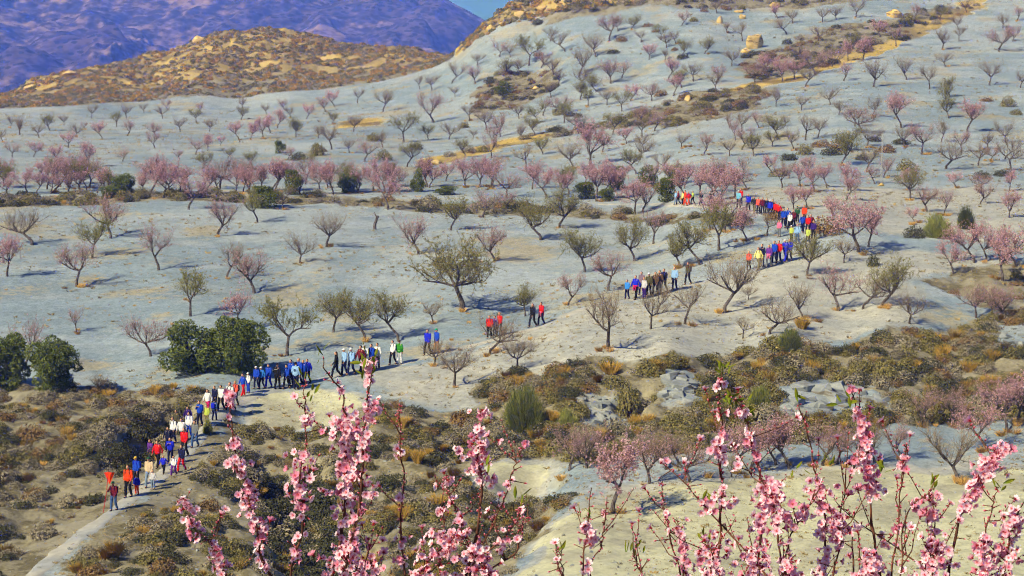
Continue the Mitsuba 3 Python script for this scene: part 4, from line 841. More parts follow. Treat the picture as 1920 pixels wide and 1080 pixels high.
# feet x, feet y, height in pixels, form, facing (degrees, 0 = away, 180 = to the camera), top, trousers, hair (or cap:colour), extras, label
D = 200
PEOPLE = [
 (214,959,54,5,D,'maroon','jean','cap:mint','pack:navy','person in green cap and blue jeans leading the line with an orange flag'),
 (241,934,60,2,D,'orange','black','hairbrown','','person in bright orange jacket and black trousers right behind the flag bearer'),
 (257,929,33,3,D,'royal','orange','hairdark','','child in royal blue jacket beside the person in bright orange'),
 (256,912,54,2,D,'blue','dark','cap:gold','pack:royal','person in blue jacket and yellow hat behind the bright orange jacket'),
 (280,915,56,0,D,'beige','lightjean','cap:forest','','person in beige jacket, green cap and pale jeans on the lower path'),
 (287,919,31,3,D,'hoodie','lightjean','hairfair','','small child in pale grey hoodie in front of the beige jacket'),
 (307,890,34,1,D,'royal','black','hairfair','','fair haired child in dark blue jacket on the lower path'),
 (326,893,37,0,D,'white','purple','hairdark','pack:purple','child in white and purple top on the lower path'),
 (341,886,50,7,D,'navy','red','hairdark','','person in navy jacket and bright red trousers'),
 (282,872,46,2,D,'purple','dark','long:hairred','','person in purple top left of a red jacket on the lower path'),
 (296,878,50,1,D,'red','black','hairdark','','person in red jacket between purple and blue tops on the lower path'),
 (320,870,48,6,D,'royal','navy','hairdark','','person in royal blue jacket behind the children on the lower path'),
 (346,858,54,0,D,'red','dark','hairdark','','broad person in red jacket and dark trousers at the bend above the gully'),
 (316,848,46,4,D,'navy','navy','hairdark','','person in all navy left of the broad red jacket'),
 (325,832,48,2,D,'white','navy','hairdark','','person in white shirt and navy trousers, left one of two'),
 (341,834,48,1,D,'white','navy','hairdark','','person in white shirt and navy trousers, right one of two'),
 (331,812,42,3,D,'olive','navy','hairdark','','person in olive top half hidden behind two white shirts'),
 (355,824,50,2,D,'white','blue','hairdark','','person in white shirt left of the grey jacket'),
 (366,840,50,0,D,'grey','jean','hairdark','','person in grey jacket and blue jeans above the gully'),
 (375,800,47,6,D,'blue','navy','hairdark','pack:sky','person in bright blue jacket on the steep stretch of path'),
 (353,806,42,4,D,'violet','navy','hairdark','','person in dark violet top behind the white shirts'),
 (388,800,40,3,D,'lime','khaki','hairbrown','','person in lime green top beside a yellow green bush'),
 (402,790,40,2,20,'jean','navy','hairdark','pack:royal','person carrying a royal blue rucksack on the steep stretch'),
 (390,777,45,1,D,'white','magenta','long:hairdark','','long haired person in white top and magenta trousers'),
 (403,768,43,2,D,'navy','dark','hairdark','','person in navy between two in white at the top of the steep stretch'),
 (415,771,47,0,D,'white','black','hairdark','','person in white jacket and black trousers at the top of the steep stretch'),
 (432,772,54,7,D,'white','dark','hairred','pack:black','tall person in white shirt with black waistcoat straps beside a blossom spray'),
 (442,762,46,2,D,'coral','dark','hairfair','','person in coral top behind a blossom spray near the evergreens'),
 (456,744,42,1,D,'blue','red','hairbrown','','person in blue jacket and red trousers below the evergreens'),
 (466,738,38,3,D,'white','blue','cap:white','','child with white cap and white top below the evergreens'),
 (481,730,42,2,D,'blue','navy','cap:white','','child in blue with white cap, left one of two below the evergreens'),
 (491,730,41,4,D,'sky','navy','cap:white','','child in light blue with white cap, right one of two below the evergreens'),
 (504,728,44,0,D,'blue','royal','hairdark','','person in blue jacket left of the black shirted walker'),
 (520,731,49,2,25,'black','black','hairdark','print:text','person in black shirt seen from behind at the bend'),
 (538,730,45,0,D,'blue','black','hairdark','','person in blue jacket and black trousers right of the black shirted walker'),
 (546,725,50,3,D,'blue','navy','hairdark','','taller person in blue behind the white shirt with emblem'),
 (555,731,51,3,20,'pale','navy','hairdark','print:ring','person in white shirt with round dark emblem on the back'),
 (561,722,49,2,D,'blue','dark','hairfair','','fair person in blue behind the white shirt with emblem'),
 (569,722,46,1,D,'blue','navy','hairfair','','person in blue at the right of the crowd near the bend'),
 (577,720,46,4,D,'royal','dark','hairbrown','','rightmost person in blue of the crowd near the bend'),
 (631,709,49,7,250,'black','black','long:hairbrown','','striding person in black with long brown hair'),
 (646,705,51,2,D,'pale','navy','cap:white','','person in pale blue with white cap, left one of a pair'),
 (659,704,51,0,D,'pale','navy','cap:white','','person in pale blue with white cap, right one of a pair'),
 (677,699,51,1,D,'maroon','dark','hairdark','','person in maroon top left of a white cap'),
 (684,697,53,2,D,'white','navy','cap:white','','person in white shirt with white cap above a blossom spray'),
 (697,696,50,0,D,'blue','brown','hairbrown','','person in blue shirt right of the white shirt and cap'),
 (708,693,49,3,D,'white','olive','hairdark','','person in white sleeves at the right of the middle group'),
 (737,685,46,0,D,'white','black','hairdark','','person in white jacket and black trousers beside the green jacket'),
 (749,685,46,2,20,'green','white','hairbrown','','person in green jacket and white trousers'),
 (802,667,49,7,D,'royal','black','hairdark','','person in violet blue top striding in black trousers'),
 (819,665,48,2,D,'blue','tan','cap:mint','','person in blue with green cap and bare legs in tan shorts'),
 (918,636,44,2,D,'red','black','hairbrown','','person in red jacket, left one of the walking three'),
 (928,632,39,3,D,'purple','navy','hairdark','','child in purple between two red jackets'),
 (937,631,45,0,D,'red','dark','hairred','','person in red jacket, right one of the walking three'),
 (999,615,45,7,D,'black','dark','long:hairred','','long haired person all in black walking beside a red waistcoat'),
 (1015,611,44,0,D,'red','navy','hairdark','sweater:pink','person in red waistcoat with pink sweater tied round the waist'),
 (1176,562,37,2,D,'sky','navy','hairdark','','child in bright sky blue jacket at the front of the brown group'),
 (1192,562,46,1,D,'royal','black','hairred','sweater:magenta','person in royal blue with magenta bag at the waist'),
 (1208,561,40,3,D,'hoodie','violet','hairfair','','child in pale top and violet trousers beside the brown group'),
 (1203,554,44,2,D,'mauve','navy','hairbrown','','person in mauve half hidden behind the child in violet trousers'),
 (1217,557,48,2,D,'olive','black','cap:white','','person in olive jacket and white cap in the brown group'),
 (1229,555,49,0,D,'brown','dark','hairbrown','','person in brown jacket at the middle of the brown group'),
 (1237,552,45,3,D,'brown','grey','hairdark','','person in brown with grey trousers in the brown group'),
 (1245,549,46,7,D,'dark','khaki','hairbrown','','rightmost person in dark jacket of the brown group'),
 (1265,545,44,2,D,'pale','navy','hairfair','','person in pale blue jacket alone right of the brown group'),
 (1290,535,42,0,D,'olive','dark','hairred','','person in olive behind a bare leaning tree'),
 (1404,507,35,2,D,'coral','black','hairfair','','child in coral orange jacket at the front of the upper group'),
 (1422,507,43,1,D,'yellow','khaki','hairdark','pack:black','person in cream yellow jacket right of the child in coral'),
 (1429,501,44,3,D,'navy','khaki','hairbrown','','person in navy jacket behind the cream yellow one'),
 (1442,502,46,0,D,'purple','grey','hairdark','sweater:pink','person in purple and pink top with grey trousers'),
 (1452,495,44,2,D,'blue','navy','hairbrown','','person in blue left of the red jacket in the upper group'),
 (1460,494,43,2,D,'red','navy','hairdark','','person in wide red jacket in the upper group'),
 (1472,492,48,1,D,'royal','royal','cap:white','','person all in royal blue with white cap'),
 (1480,491,46,0,D,'royal','navy','hairfair','','rightmost person in royal blue of the upper group'),
 (1461,445,31,3,D,'pink','grey','hairdark','','child in pink top and grey trousers at the bend'),
 (1469,428,36,2,D,'blue','navy','hairdark','','person in blue, left one of two below the green cap at the bend'),
 (1477,428,37,4,D,'blue','black','hairdark','','person in blue, right one of two below the green cap at the bend'),
 (1481,433,34,0,D,'white','dark','hairdark','','person in white left of the maroon top at the bend'),
 (1488,430,36,2,D,'maroon','dark','hairgrey','','person in maroon top in the middle of the crowd at the bend'),
 (1495,418,30,3,D,'forest','dark','cap:forest','','person in dark green with green cap at the bend'),
 (1508,420,34,2,D,'orange','dark','hairred','','person in orange red jacket at the top of the bend'),
 (1505,437,34,1,D,'blue','navy','hairdark','','person in blue behind the white shirt at the bend'),
 (1515,439,34,0,D,'red','dark','hairdark','','person in red at the outside of the bend'),
 (1521,436,33,4,D,'maroon','dark','hairfair','','person in maroon with fair hair at the outside of the bend'),
 (1495,458,37,2,D,'pale','jean','hairfair','','person in pale shirt and jeans leading through the bend'),
 (1484,454,30,3,D,'lime','olive','cap:white','','child in pale lime behind the pale shirt at the bend'),
 (1515,461,34,0,D,'lime','olive','hairbrown','','child in lime green waistcoat at the outside of the bend'),
 (1525,450,35,2,D,'violet','dark','hairgrey','','rightmost person in violet at the bend'),
 (1385,391,33,2,D,'teal','black','cap:white','','person in light turquoise top alone before the bend'),
 (1389,386,32,3,D,'red','navy','hairred','','person in red directly behind the turquoise top'),
 (1403,397,32,0,D,'royal','dark','hairfair','','person in royal blue before the bend'),
 (1414,401,32,1,D,'dark','khaki','hairdark','','person in dark jacket left of the coral top before the bend'),
 (1422,402,32,2,D,'coral','dark','hairdark','','person in coral top before the bend'),
 (1430,403,32,4,D,'maroon','dark','hairdark','','person in maroon right of the coral top before the bend'),
 (1438,405,32,2,D,'navy','dark','hairdark','','person in navy jacket before the bend'),
 (1444,409,33,0,D,'royal','dark','cap:white','','person in royal blue with white cap before the bend'),
 (1449,407,32,3,D,'dark','navy','hairdark','','person in dark top between blue and red before the bend'),
 (1454,411,32,2,D,'red','dark','hairdark','','person in red, left one of two before the bend'),
 (1460,414,32,1,D,'red','navy','hairbrown','','person in red, right one of two before the bend'),
 (1267,385,26,2,250,'pale','lightjean','hairdark','','person in pale blue at the far end of the line'),
 (1272,385,26,0,250,'maroon','black','hairdark','','person in maroon second from the far end of the line'),
 (1280,385,25,3,250,'yellow','black','hairdark','','person in yellow top and black trousers near the far end'),
 (1285,386,28,2,250,'orange','orange','hairred','','person in orange from head to foot near the far end'),
 (1291,386,26,1,250,'red','coral','hairfair','pack:purple','person in red with purple bag near the far end'),
 (1299,384,25,0,250,'lime','black','hairdark','','person in lime green near the far end beside the blossom'),
 (1314,386,26,2,250,'dark','navy','hairdark','','person in dark clothes half hidden by the pink trees'),
 (1332,387,27,4,250,'navy','dark','hairred','','person in navy glimpsed through the pink trees'),
]
def ribbon(points, r, sides, bsdf):
    mb = MB(); tube(mb, points, r, sides); return mb.shape(bsdf)
for (px, py, hp, form, face, top, leg, hair, extra, lab) in PEOPLE:
    g = hit(px, py)
    real = float(np.clip(hp * np.linalg.norm(g) / F, 1.05, 1.86))
    s = real / 1.72; wide_ = 1.0 if real > 1.3 else 1.1
    if face == D and px > 430: face = float(232 - 30 * rng.uniform())
    elif face == D: face = float(192 + 24 * rng.uniform())
    key = fresh('person')
    M_ = T().translate([float(g[0]), float(g[1]), float(height(g[0], g[1]) + .045)]).rotate([0, 0, 1], -float(face)).scale([s * wide_, s * wide_, s])
    labels[key] = {'label': lab, 'category': 'person', 'group': 'people walking in line along the path'}
    def part(name, shape, colour):
        scene[f'{key}__{name}'] = {**FORMS[form][shape], 'bsdf': {'type': 'ref', 'id': colour}, 'to_world': M_}
    part('body', 'body', 'skin'); part('jacket', 'jacket', cloth_key(top)); part('trousers', 'trousers', cloth_key(leg)); part('shoes', 'shoes', cloth_key('dark' if form % 3 else 'brown'))
    if hair.startswith('cap:'): part('hair', 'hair', cloth_key('hairdark')); part('cap', 'cap', cloth_key(hair[4:]))
    elif hair.startswith('long:'): part('hair', 'long_hair', cloth_key(hair[5:]))
    else: part('hair', 'hair', cloth_key(hair))
    if extra.startswith('pack:'): part('rucksack', 'rucksack', cloth_key(extra[5:]))
    if not extra and rng.uniform() < .3 and real > 1.35: part('rucksack', 'rucksack', cloth_key(['black', 'navy', 'maroon', 'grey', 'forest', 'royal', 'dark'][rng.integers(7)]))
    if extra.startswith('sweater:'): part('sweater', 'sweater', cloth_key(extra[8:]))
    if extra.startswith('print:'):
        mb = MB()
        if extra == 'print:ring':
            a = np.linspace(0, 2 * np.pi, 17)
            for rad, cz, w in ((.07, 1.22, .014), (.024, 1.245, .012), (.024, 1.195, .012)):
                tube(mb, np.c_[np.cos(a) * rad, np.full(17, -.152), np.sin(a) * rad + cz], w, 4)
            col = 'navy'
        else:
            for k in range(7):
                x = -.12 + .04 * k; tube(mb, [(x - .014, -.15, 1.30), (x + .012, -.15, 1.30 + .008 * (k % 2))], .012, 4)
            col = 'white'
        scene[f'{key}__shirt_print'] = {**mb.shape(cloth_key(col)), 'to_world': M_}
    if px == 214:                                          # the flag he holds stays a thing of its own
        hand = np.array(M_.matrix) @ np.array([.19, .40, 1.22, 1])
        h0 = hand[:3]; mb = MB()
        base = h0 + np.array([-.25, .15, -1.25]); tip = h0 + np.array([.10, -.05, 1.05])
        fl = fresh('flag')
        scene[f'{fl}__pole'] = ribbon([base, h0, tip], .018, 6, cloth_key('red'))
        n = 9; u, v = np.meshgrid(np.linspace(0, 1, n), np.linspace(0, 1, n), indexing='ij')
        wv_ = .05 * np.sin(u * 7 + v * 2)
        A, B, C = tip + np.array([-.22, 0, -.08]), tip + np.array([.34, 0, -.06]), tip + np.array([.06, .03, -.72])
        q = (A[None, None] * (1 - u)[..., None] + B[None, None] * u[..., None]) * (1 - v)[..., None] + C[None, None] * v[..., None] + np.stack([0 * u, wv_ * (1 - v), 0 * u], -1)
        q = np.concatenate([q.reshape(-1, 3), q.reshape(-1, 3) + np.array([0, .006, 0])])
        f1 = grid_faces(n, n)
        scene['flag_cloth'] = {'type': 'twosided', 'bsdf': {'type': 'diffuse', 'reflectance': {'type': 'rgb', 'value': sgb(246, 70, 20).tolist()}}}
        scene[f'{fl}__cloth'] = mikit.ply((q, np.vstack([f1, f1[:, ::-1] + n * n])), 'flag_cloth')
        labels[fl] = {'label': 'triangular bright orange flag on a thin red pole at the head of the line', 'category': 'flag'}
# ------------------------------------------------------------------ boulders, rock outcrops and the mast
def boulder_mesh(seed, flat=.8):
    r = np.random.default_rng(seed)
    q = r.normal(size=(26, 3)); q = unit(q) * r.uniform(.7, 1.05, (26, 1)) * np.array([1, .8, flat])
    h = trimesh.convex.convex_hull(q); h = h.subdivide().subdivide()
    v = h.vertices; v = v + unit(v) * ((meshkit.fbm(v * 2.2 + seed, 3, seed) - .5) * .28)[:, None]
    return (v, h.faces)
def rock_fn(a, b, c):
    def fn(p, n, uv):
        f = fbm(p.x * 1.3, p.y * 1.3, p.z * 2.2, 4)
        col = mix(a, b, smoothstep(.3, .68, f))
        return mix(col, c, smoothstep(.58, .72, fbm(p.x * .7 + 5, p.y * .7, p.z * 3.4, 3)))
    return {'type': 'twosided', 'bsdf': {'type': 'diffuse', 'reflectance': mikit.proc(fn)}}
scene['ochre_rock'] = rock_fn((.50, .34, .11), (.62, .47, .20), (.24, .15, .06))
scene['slate_rock'] = rock_fn((.19, .21, .215), (.29, .31, .305), (.15, .135, .105))
def rock_at(px, py, w, h, seed, bsdf, name, lab, cat):
    g = hit(px, py); k = np.linalg.norm(g) / F
    key = fresh(name)
    scene[key] = {**mikit.ply(boulder_mesh(seed), bsdf, smooth=35), 'to_world': T().translate([float(g[0]), float(g[1] + w * k * .3), float(g[2] + h * k * .25)]).rotate([0, 0, 1], seed * 40).scale([w * k / 1.9, w * k / 1.9, h * k / 1.35])}
    labels[key] = {'label': lab, 'category': cat}
rock_at(1415, 92, 42, 44, 501, 'ochre_rock', 'boulder', 'largest ochre boulder, peaked, in the middle of the grey hillside', 'boulder')
rock_at(1398, 100, 24, 18, 502, 'ochre_rock', 'boulder', 'pale ochre boulder leaning against the foot of the peaked one', 'boulder')
rock_at(1680, 34, 36, 24, 503, 'ochre_rock', 'boulder', 'ochre boulder with a slanting top high on the right hillside', 'boulder')
rock_at(1350, 44, 14, 17, 504, 'ochre_rock', 'boulder', 'small round ochre boulder high on the hillside beside dark shrubs', 'boulder')
rock_at(1392, 36, 16, 12, 505, 'ochre_rock', 'boulder', 'small pale boulder right of the round one high on the hillside', 'boulder')
rock_at(818, 309, 36, 14, 506, 'ochre_rock', 'boulder', 'long cream boulder at the left end of the terrace above the hedge row', 'boulder')
rock_at(1291, 190, 18, 16, 507, 'ochre_rock', 'boulder', 'cream boulder on the terrace edge in the middle of the hill', 'boulder')
rock_at(1005, 168, 15, 9, 508, 'ochre_rock', 'boulder', 'cream boulder at the right of the scrubby patch', 'boulder')
rock_at(905, 184, 14, 10, 509, 'ochre_rock', 'boulder', 'pinkish boulder at the foot of the scrubby patch', 'boulder')
rock_at(1652, 349, 18, 8, 510, 'ochre_rock', 'boulder', 'yellow stone block at the foot of the pale mast', 'boulder')
rock_at(128, 143, 40, 14, 511, 'ochre_rock', 'boulder', 'ochre rock knob on the left end of the tan hill', 'boulder')
rock_at(55, 168, 30, 14, 512, 'ochre_rock', 'boulder', 'ochre rock knob at the lowest left end of the tan hill', 'boulder')
rock_at(372, 80, 26, 16, 513, 'ochre_rock', 'boulder', 'ochre rock knob on the left shoulder of the tan hill', 'boulder')
for i, (px, py, w, h) in enumerate([(1455, 14, 30, 14), (1385, 24, 22, 10), (1020, 20, 30, 14), (975, 32, 26, 16), (1060, 8, 34, 12), (920, 58, 20, 14)]):
    rock_at(px, py, w, h, 520 + i, 'ochre_rock', 'boulder', ['rightmost ochre rock among the shrubs along the hill top', 'ochre rock left of the rightmost one along the hill top', 'ochre rock at the middle of the ochre crest', 'ochre rock low on the ochre crest', 'highest ochre rock of the ochre crest', 'ochre rock on the steep left flank of the ochre crest'][i], 'boulder')
def slab(seed):
    """An angular, flat sided block."""
    r = np.random.default_rng(seed); q = (r.uniform(-1, 1, (18, 3)) ** 3) ** (1 / 3) if False else np.sign(r.uniform(-1, 1, (18, 3))) * r.uniform(.62, 1.0, (18, 3))
    return trimesh.convex.convex_hull(q)
def outcrop(spots, name, lab, bsdf, seed):
    key = fresh(name); r = np.random.default_rng(seed)
    for i, (px, py, w, h) in enumerate(spots):
        for j in range(5):
            g = hit(px + r.normal() * w * .45, py + r.normal() * h * .4); k = np.linalg.norm(g) / F; u = r.uniform(.25, .75)
            b = fresh(f'{key}__block'); t = slab(seed * 7 + i * 5 + j)
            scene[b] = {**mikit.ply((t.vertices, t.faces), bsdf), 'to_world': T().translate([float(g[0]), float(g[1] + .2), float(g[2])]).rotate([0, 0, 1], float(r.uniform(-40, 40))).rotate([1, 0, 0], float(r.uniform(-25, 20))).rotate([0, 1, 0], float(r.uniform(-15, 25))).scale([w * k * u * .62, w * k * u * .6, h * k * u * .5])}
    labels[key] = {'label': lab, 'category': 'rock'}
outcrop([(1125, 765, 26, 20), (1148, 772, 26, 18), (1120, 788, 22, 24), (1142, 794, 28, 26), (1162, 796, 24, 14), (1108, 780, 20, 20), (1135, 752, 30, 14), (1165, 806, 26, 14), (1100, 748, 30, 14)], 'rock_outcrop', 'stepped grey rock ledge beneath the golden round bush', 'slate_rock', 540)
outcrop([(1262, 715, 40, 26), (1278, 735, 36, 30), (1255, 745, 30, 26), (1292, 722, 30, 22), (1282, 752, 30, 24), (1300, 740, 26, 20)], 'rock_outcrop', 'pale blue grey rock face high on the scrub bank', 'slate_rock', 560)
outcrop([(1490, 745, 50, 34), (1520, 760, 46, 40), (1560, 740, 60, 40), (1590, 755, 54, 42), (1625, 748, 50, 36), (1650, 762, 36, 24), (1545, 770, 50, 30), (1475, 760, 36, 26), (1610, 728, 40, 22)], 'rock_outcrop', 'broad pale grey rock face behind the tall blossom twigs', 'slate_rock', 580)
outcrop([(1890, 634, 28, 22), (1910, 642, 28, 24), (1900, 652, 28, 20), (1925, 636, 28, 22)], 'rock_outcrop', 'pale grey rock patch at the right edge on the bank', 'slate_rock', 600)
outcrop([(175, 855, 30, 16), (205, 845, 26, 18), (225, 838, 24, 22), (190, 872, 24, 14), (240, 825, 22, 22)], 'rock_outcrop', 'dark rough rocks above the gully left of the walkers', 'slate_rock', 620)
# small stones strewn over the slopes: too many to count
r = np.random.default_rng(640); st = MB()
bv, bf = boulder_mesh(641); hull = trimesh.convex.convex_hull(unit(r.normal(size=(14, 3))) * np.array([1, .85, .6]))
area = [(ZP['left_scrub'], 500), (ZP['spur'], 700), (ZP['right_bank'], 500), (PALE['pale_slope'], 300), (PALE['bench'], 260)]
for poly, n in area:
    q = spread(poly, n / poly.area, 0.0, 642)
    hz = height(q[:, 0], q[:, 1])
    for (x, y), z in zip(q, hz):
        s = .05 + .11 * r.uniform() ** 3; a = r.uniform(0, 6.28); R = np.array([[math.cos(a), -math.sin(a), 0], [math.sin(a), math.cos(a), 0], [0, 0, 1]])
        st.add((hull.vertices * s * r.uniform(.7, 1.3, 3)) @ R.T + np.array([x, y, z]), hull.faces)
scene['stones'] = st.shape('slate_rock')
labels['stones'] = {'label': 'small grey stones strewn over the slopes and the bench', 'category': 'stones', 'kind': 'stuff'}
# withered weeds and clods that grain the open soil: tiny, beyond counting
r = np.random.default_rng(650); wd = MB(); n = 64000
az = r.uniform(AZ(-60), AZ(1980), n); rr = np.exp(r.uniform(math.log(80), math.log(460), n))
wx, wy = rr * np.sin(az), rr * np.cos(az)
keep = meshkit.fbm(np.c_[wx / 11, wy / 11, 0 * wx], 3, 9) + r.normal(size=n) * .07 > .45
wx, wy, rr = wx[keep], wy[keep], rr[keep]; n = len(wx); wz = height(wx, wy)
kk = 5; root = np.repeat(np.c_[wx, wy, wz - .02], kk, 0) + r.normal(size=(n * kk, 3)) * np.array([.07, .07, 0]) * np.repeat((rr / 140) ** .5, kk)[:, None]
hh = np.repeat(np.where(r.uniform(size=n) < .12, 1.6, .75) * r.uniform(.035, .11, n) * (rr / 140) ** .5, kk) * r.uniform(.6, 1.3, n * kk)
blades(wd, root, root + np.c_[r.normal(size=(n * kk, 2)) * hh[:, None] * .8, hh], hh * .7, np.repeat(colours(r, n, (152,134,94), (118,114,98), (136,130,112), (174,148,96), (96,94,86)), kk, 0))
scene['weeds'] = wd.shape('dry_leaf')
labels['weeds'] = {'label': 'withered weeds and clods graining the open orchard soil', 'category': 'weeds', 'kind': 'stuff'}
# the pale lattice mast
g = hit(1653, 345); k = np.linalg.norm(g) / F; H = 92 * k
scene['pale_steel'] = {'type': 'principled', 'base_color': {'type': 'rgb', 'value': [.5, .5, .47]}, 'roughness': .5, 'metallic': .2}
mm = MB(); legs = [np.array([math.cos(a), math.sin(a), 0]) * .14 for a in (.3, 2.4, 4.5)]
for l in legs: tube(mm, [g + l + np.array([0, 0, -.2]), g + l * .5 + np.array([0, 0, H])], .013, 5)
scene['mast__legs'] = mm.shape('pale_steel')
mm = MB(); zz = np.linspace(.2, H, 22)
for i in range(21):
    for j in range(3):
        a, b = legs[j] * (1 - .5 * zz[i] / H), legs[(j + 1) % 3] * (1 - .5 * zz[i + 1] / H)
        tube(mm, [g + a + np.array([0, 0, zz[i]]), g + b + np.array([0, 0, zz[i + 1]])], .007, 3)
scene['mast__lattice'] = {**mm.shape('pale_steel')}
labels['mast'] = {'label': 'thin pale lattice mast on the hillside above the flat at the right', 'category': 'mast'}
labels['mast__lattice'] = {'kind': 'stuff', 'label': 'thin crossing braces'}
# ------------------------------------------------------------------ the two blossoming almonds just in front of the camera
def flower_mesh(seed, openness=1.0):
    """An almond flower 1 unit across, its face towards +z: five notched petals, a red calyx, stamens."""
    r = np.random.default_rng(seed); mb, cal, sta = MB(), MB(), MB()
    hue = [(251, 224, 233), (248, 210, 223), (252, 234, 240), (238, 188, 206), (250, 220, 231), (226, 150, 176), (246, 208, 221)][seed % 7]
    for k in range(5):
        a = k * 2 * np.pi / 5 + r.normal() * .10; w = .215 * r.uniform(.85, 1.15); L = .54 * r.uniform(.88, 1.08); cup = (.40 + .5 * (1 - openness)) * r.uniform(.6, 1.4)
        us, vs = np.array([.10, .35, .65, .88, 1.0]), np.array([-1, 0, 1.0])
        prof = np.array([.22, .75, 1.0, .86, .42])
        P = []; C = []
        for u, pw in zip(us, prof):
            for v in vs:
                rr = L * u * (1 - (.07 if (u == 1.0 and v == 0) else 0)); zz = cup * (u ** 1.5) * .42 + .07 * abs(v) * pw + r.normal() * .012
                P.append((rr, v * w * pw, zz))
                C.append(sgb(*(np.array(hue) * min(1, u * 1.8 + .1) + np.array((216, 84, 120)) * max(0, .95 - u * 1.8)).clip(0, 255)))
        P = np.array(P); R = np.array([[math.cos(a), -math.sin(a), 0], [math.sin(a), math.cos(a), 0], [0, 0, 1]])
        mb.add(P @ R.T, grid_faces(5, 3), np.array(C))
    tube(cal, [(0, 0, -.26), (0, 0, -.16), (0, 0, .0), (0, 0, .035)], [.045, .10, .105, .03], 6, sgb(150, 34, 44))
    for k in range(5):
        a = (k + .5) * 2 * np.pi / 5; tube(cal, [(math.cos(a) * .08, math.sin(a) * .08, -.03), (math.cos(a) * .24, math.sin(a) * .24, .0)], [.045, .012], 3, sgb(170, 54, 50))
    for k in range(9):
        a = r.uniform(0, 6.28); q = r.uniform(.05, .16); tube(sta, [(0, 0, .02), (math.cos(a) * q, math.sin(a) * q, .20 * r.uniform(.8, 1.2))], [.010, .018], 3, sgb(*((236, 176, 120) if k % 2 else (196, 60, 84))))
    out = MB()
    for m in (mb, cal, sta): out.add(*m.arrays(), np.vstack(m.c))
    return out
def bud_mesh(seed):
    mb = MB()
    tube(mb, [(0, 0, -.28), (0, 0, -.12), (0, 0, .06), (0, 0, .20), (0, 0, .34)], [.06, .12, .14, .13, .03], 6, np.repeat([sgb(130, 34, 40), sgb(150, 40, 48), sgb(196, 84, 104), sgb(232, 150, 172), sgb(240, 180, 196)], 6, 0).tolist() + [sgb(240, 180, 196).tolist()])
    return mb
def leaf_mesh(seed):
    r = np.random.default_rng(seed); mb = MB(); us = np.linspace(0, 1, 5); P, C = [], []
    for u in us:
        for v in (-1, 0, 1.0): P.append((v * .16 * math.sin(np.pi * min(u * .93 + .05, 1)), .0 + u * .25 + .06 * abs(v), u)); C.append(sgb(104 + 30 * u, 128, 40))
    mb.add(P, grid_faces(5, 3), np.array(C)); return mb
scene['twig_bark'] = {'type': 'twosided', 'bsdf': {'type': 'diffuse', 'reflectance': mikit.proc(lambda p, n, uv: mix((.060, .030, .024), (.20, .085, .055), smoothstep(.3, .7, fbm(p.x * 60, p.y * 60, p.z * 24, 3))))}}
for i in range(7):
    scene[f'flower_form_{i}'] = {'type': 'shapegroup', 'flower': flower_mesh(700 + i, [1, .9, .8, .6, 1, .35, .7][i]).shape('petal')}
scene['bud_form'] = {'type': 'shapegroup', 'bud': bud_mesh(1).shape('petal')}
scene['leaf_form'] = {'type': 'shapegroup', 'leaf': leaf_mesh(1).shape('leaf')}

def at_depth(px, py, d):
    q = ray(px, py); return q * (d / q[1])
# shoots: (points in pixels from the base up), depth at base and tip in metres, radius at base in mm, and where flowers sit: (from, to, flowers, spread in pixels) along the shoot 0..1, buds
SHOOTS_LEFT = [
 ([(512,1100),(490,1045),(471,975),(462,930),(447,870),(432,800),(437,735)],6.2,6.0,6,[(.10,.33,30,15),(.37,.78,84,15),(.93,1,9,12)],6),
 ([(436,1100),(412,1060),(396,1025),(372,1000),(352,960),(335,930)],6.3,6.2,5,[(.12,.42,26,14),(.56,1,36,14)],3),
 ([(540,1110),(556,1040),(568,960),(566,890),(574,820),(572,760),(576,716)],6.0,5.9,6,[(.12,.25,10,16),(.34,.60,58,26),(.72,.82,8,12)],22),
 ([(612,1110),(636,1000),(648,900),(651,830),(655,790),(640,742),(616,700),(604,672)],6.1,5.8,8,[(.0,.25,66,30),(.22,.62,120,28),(.74,.80,4,10)],12),
 ([(640,1110),(668,1000),(680,890),(684,800),(692,740),(690,700),(690,672)],5.9,5.8,7,[(.0,.35,60,26),(.35,.62,44,22),(.74,.96,16,12)],20),
 ([(762,1110),(750,1000),(755,900),(752,820),(757,762)],6.2,6.1,5,[(.10,.25,14,14),(.40,.42,3,8),(.62,.70,3,8)],46),
 ([(862,1110),(892,1000),(903,900),(901,840),(905,768)],6.0,5.9,7,[(.0,.2,30,34),(.45,.82,62,22),(.86,.9,7,10),(.96,1,10,14)],30),
 ([(884,1060),(925,985),(950,930),(962,885),(974,858),(988,830)],5.9,5.8,4,[(.48,.52,5,10),(.99,1,2,3)],10),
 ([(880,1080),(945,1010),(968,975),(976,955)],5.8,5.8,4,[(.2,.4,8,16),(.9,1,4,8)],8),
 ([(905,1085),(975,1030),(972,1000),(1000,960)],5.9,5.9,3,[(.5,.6,3,8)],8),
 ([(884,1040),(862,980),(846,930),(836,890)],6.0,6.0,4,[(.55,.62,5,10),(.82,.98,8,12)],10),
 ([(830,1090),(822,1040),(832,990),(830,955)],5.9,5.9,4,[(.3,.6,22,20),(.85,1,6,12)],10),
 ([(780,1110),(800,1060),(838,1020),(872,1000)],5.8,5.8,4,[(.1,1,64,30)],6),
 ([(930,1110),(905,1060),(880,1030),(868,960)],5.8,5.8,4,[(.1,.7,52,30),(.9,1,5,10)],8),
 ([(720,1110),(700,1060),(690,1010)],6.1,6.1,4,[(.2,1,22,24)],5),
 ([(700,1115),(660,1060),(640,1030)],5.9,5.9,4,[(.1,1,46,30)],3),
]
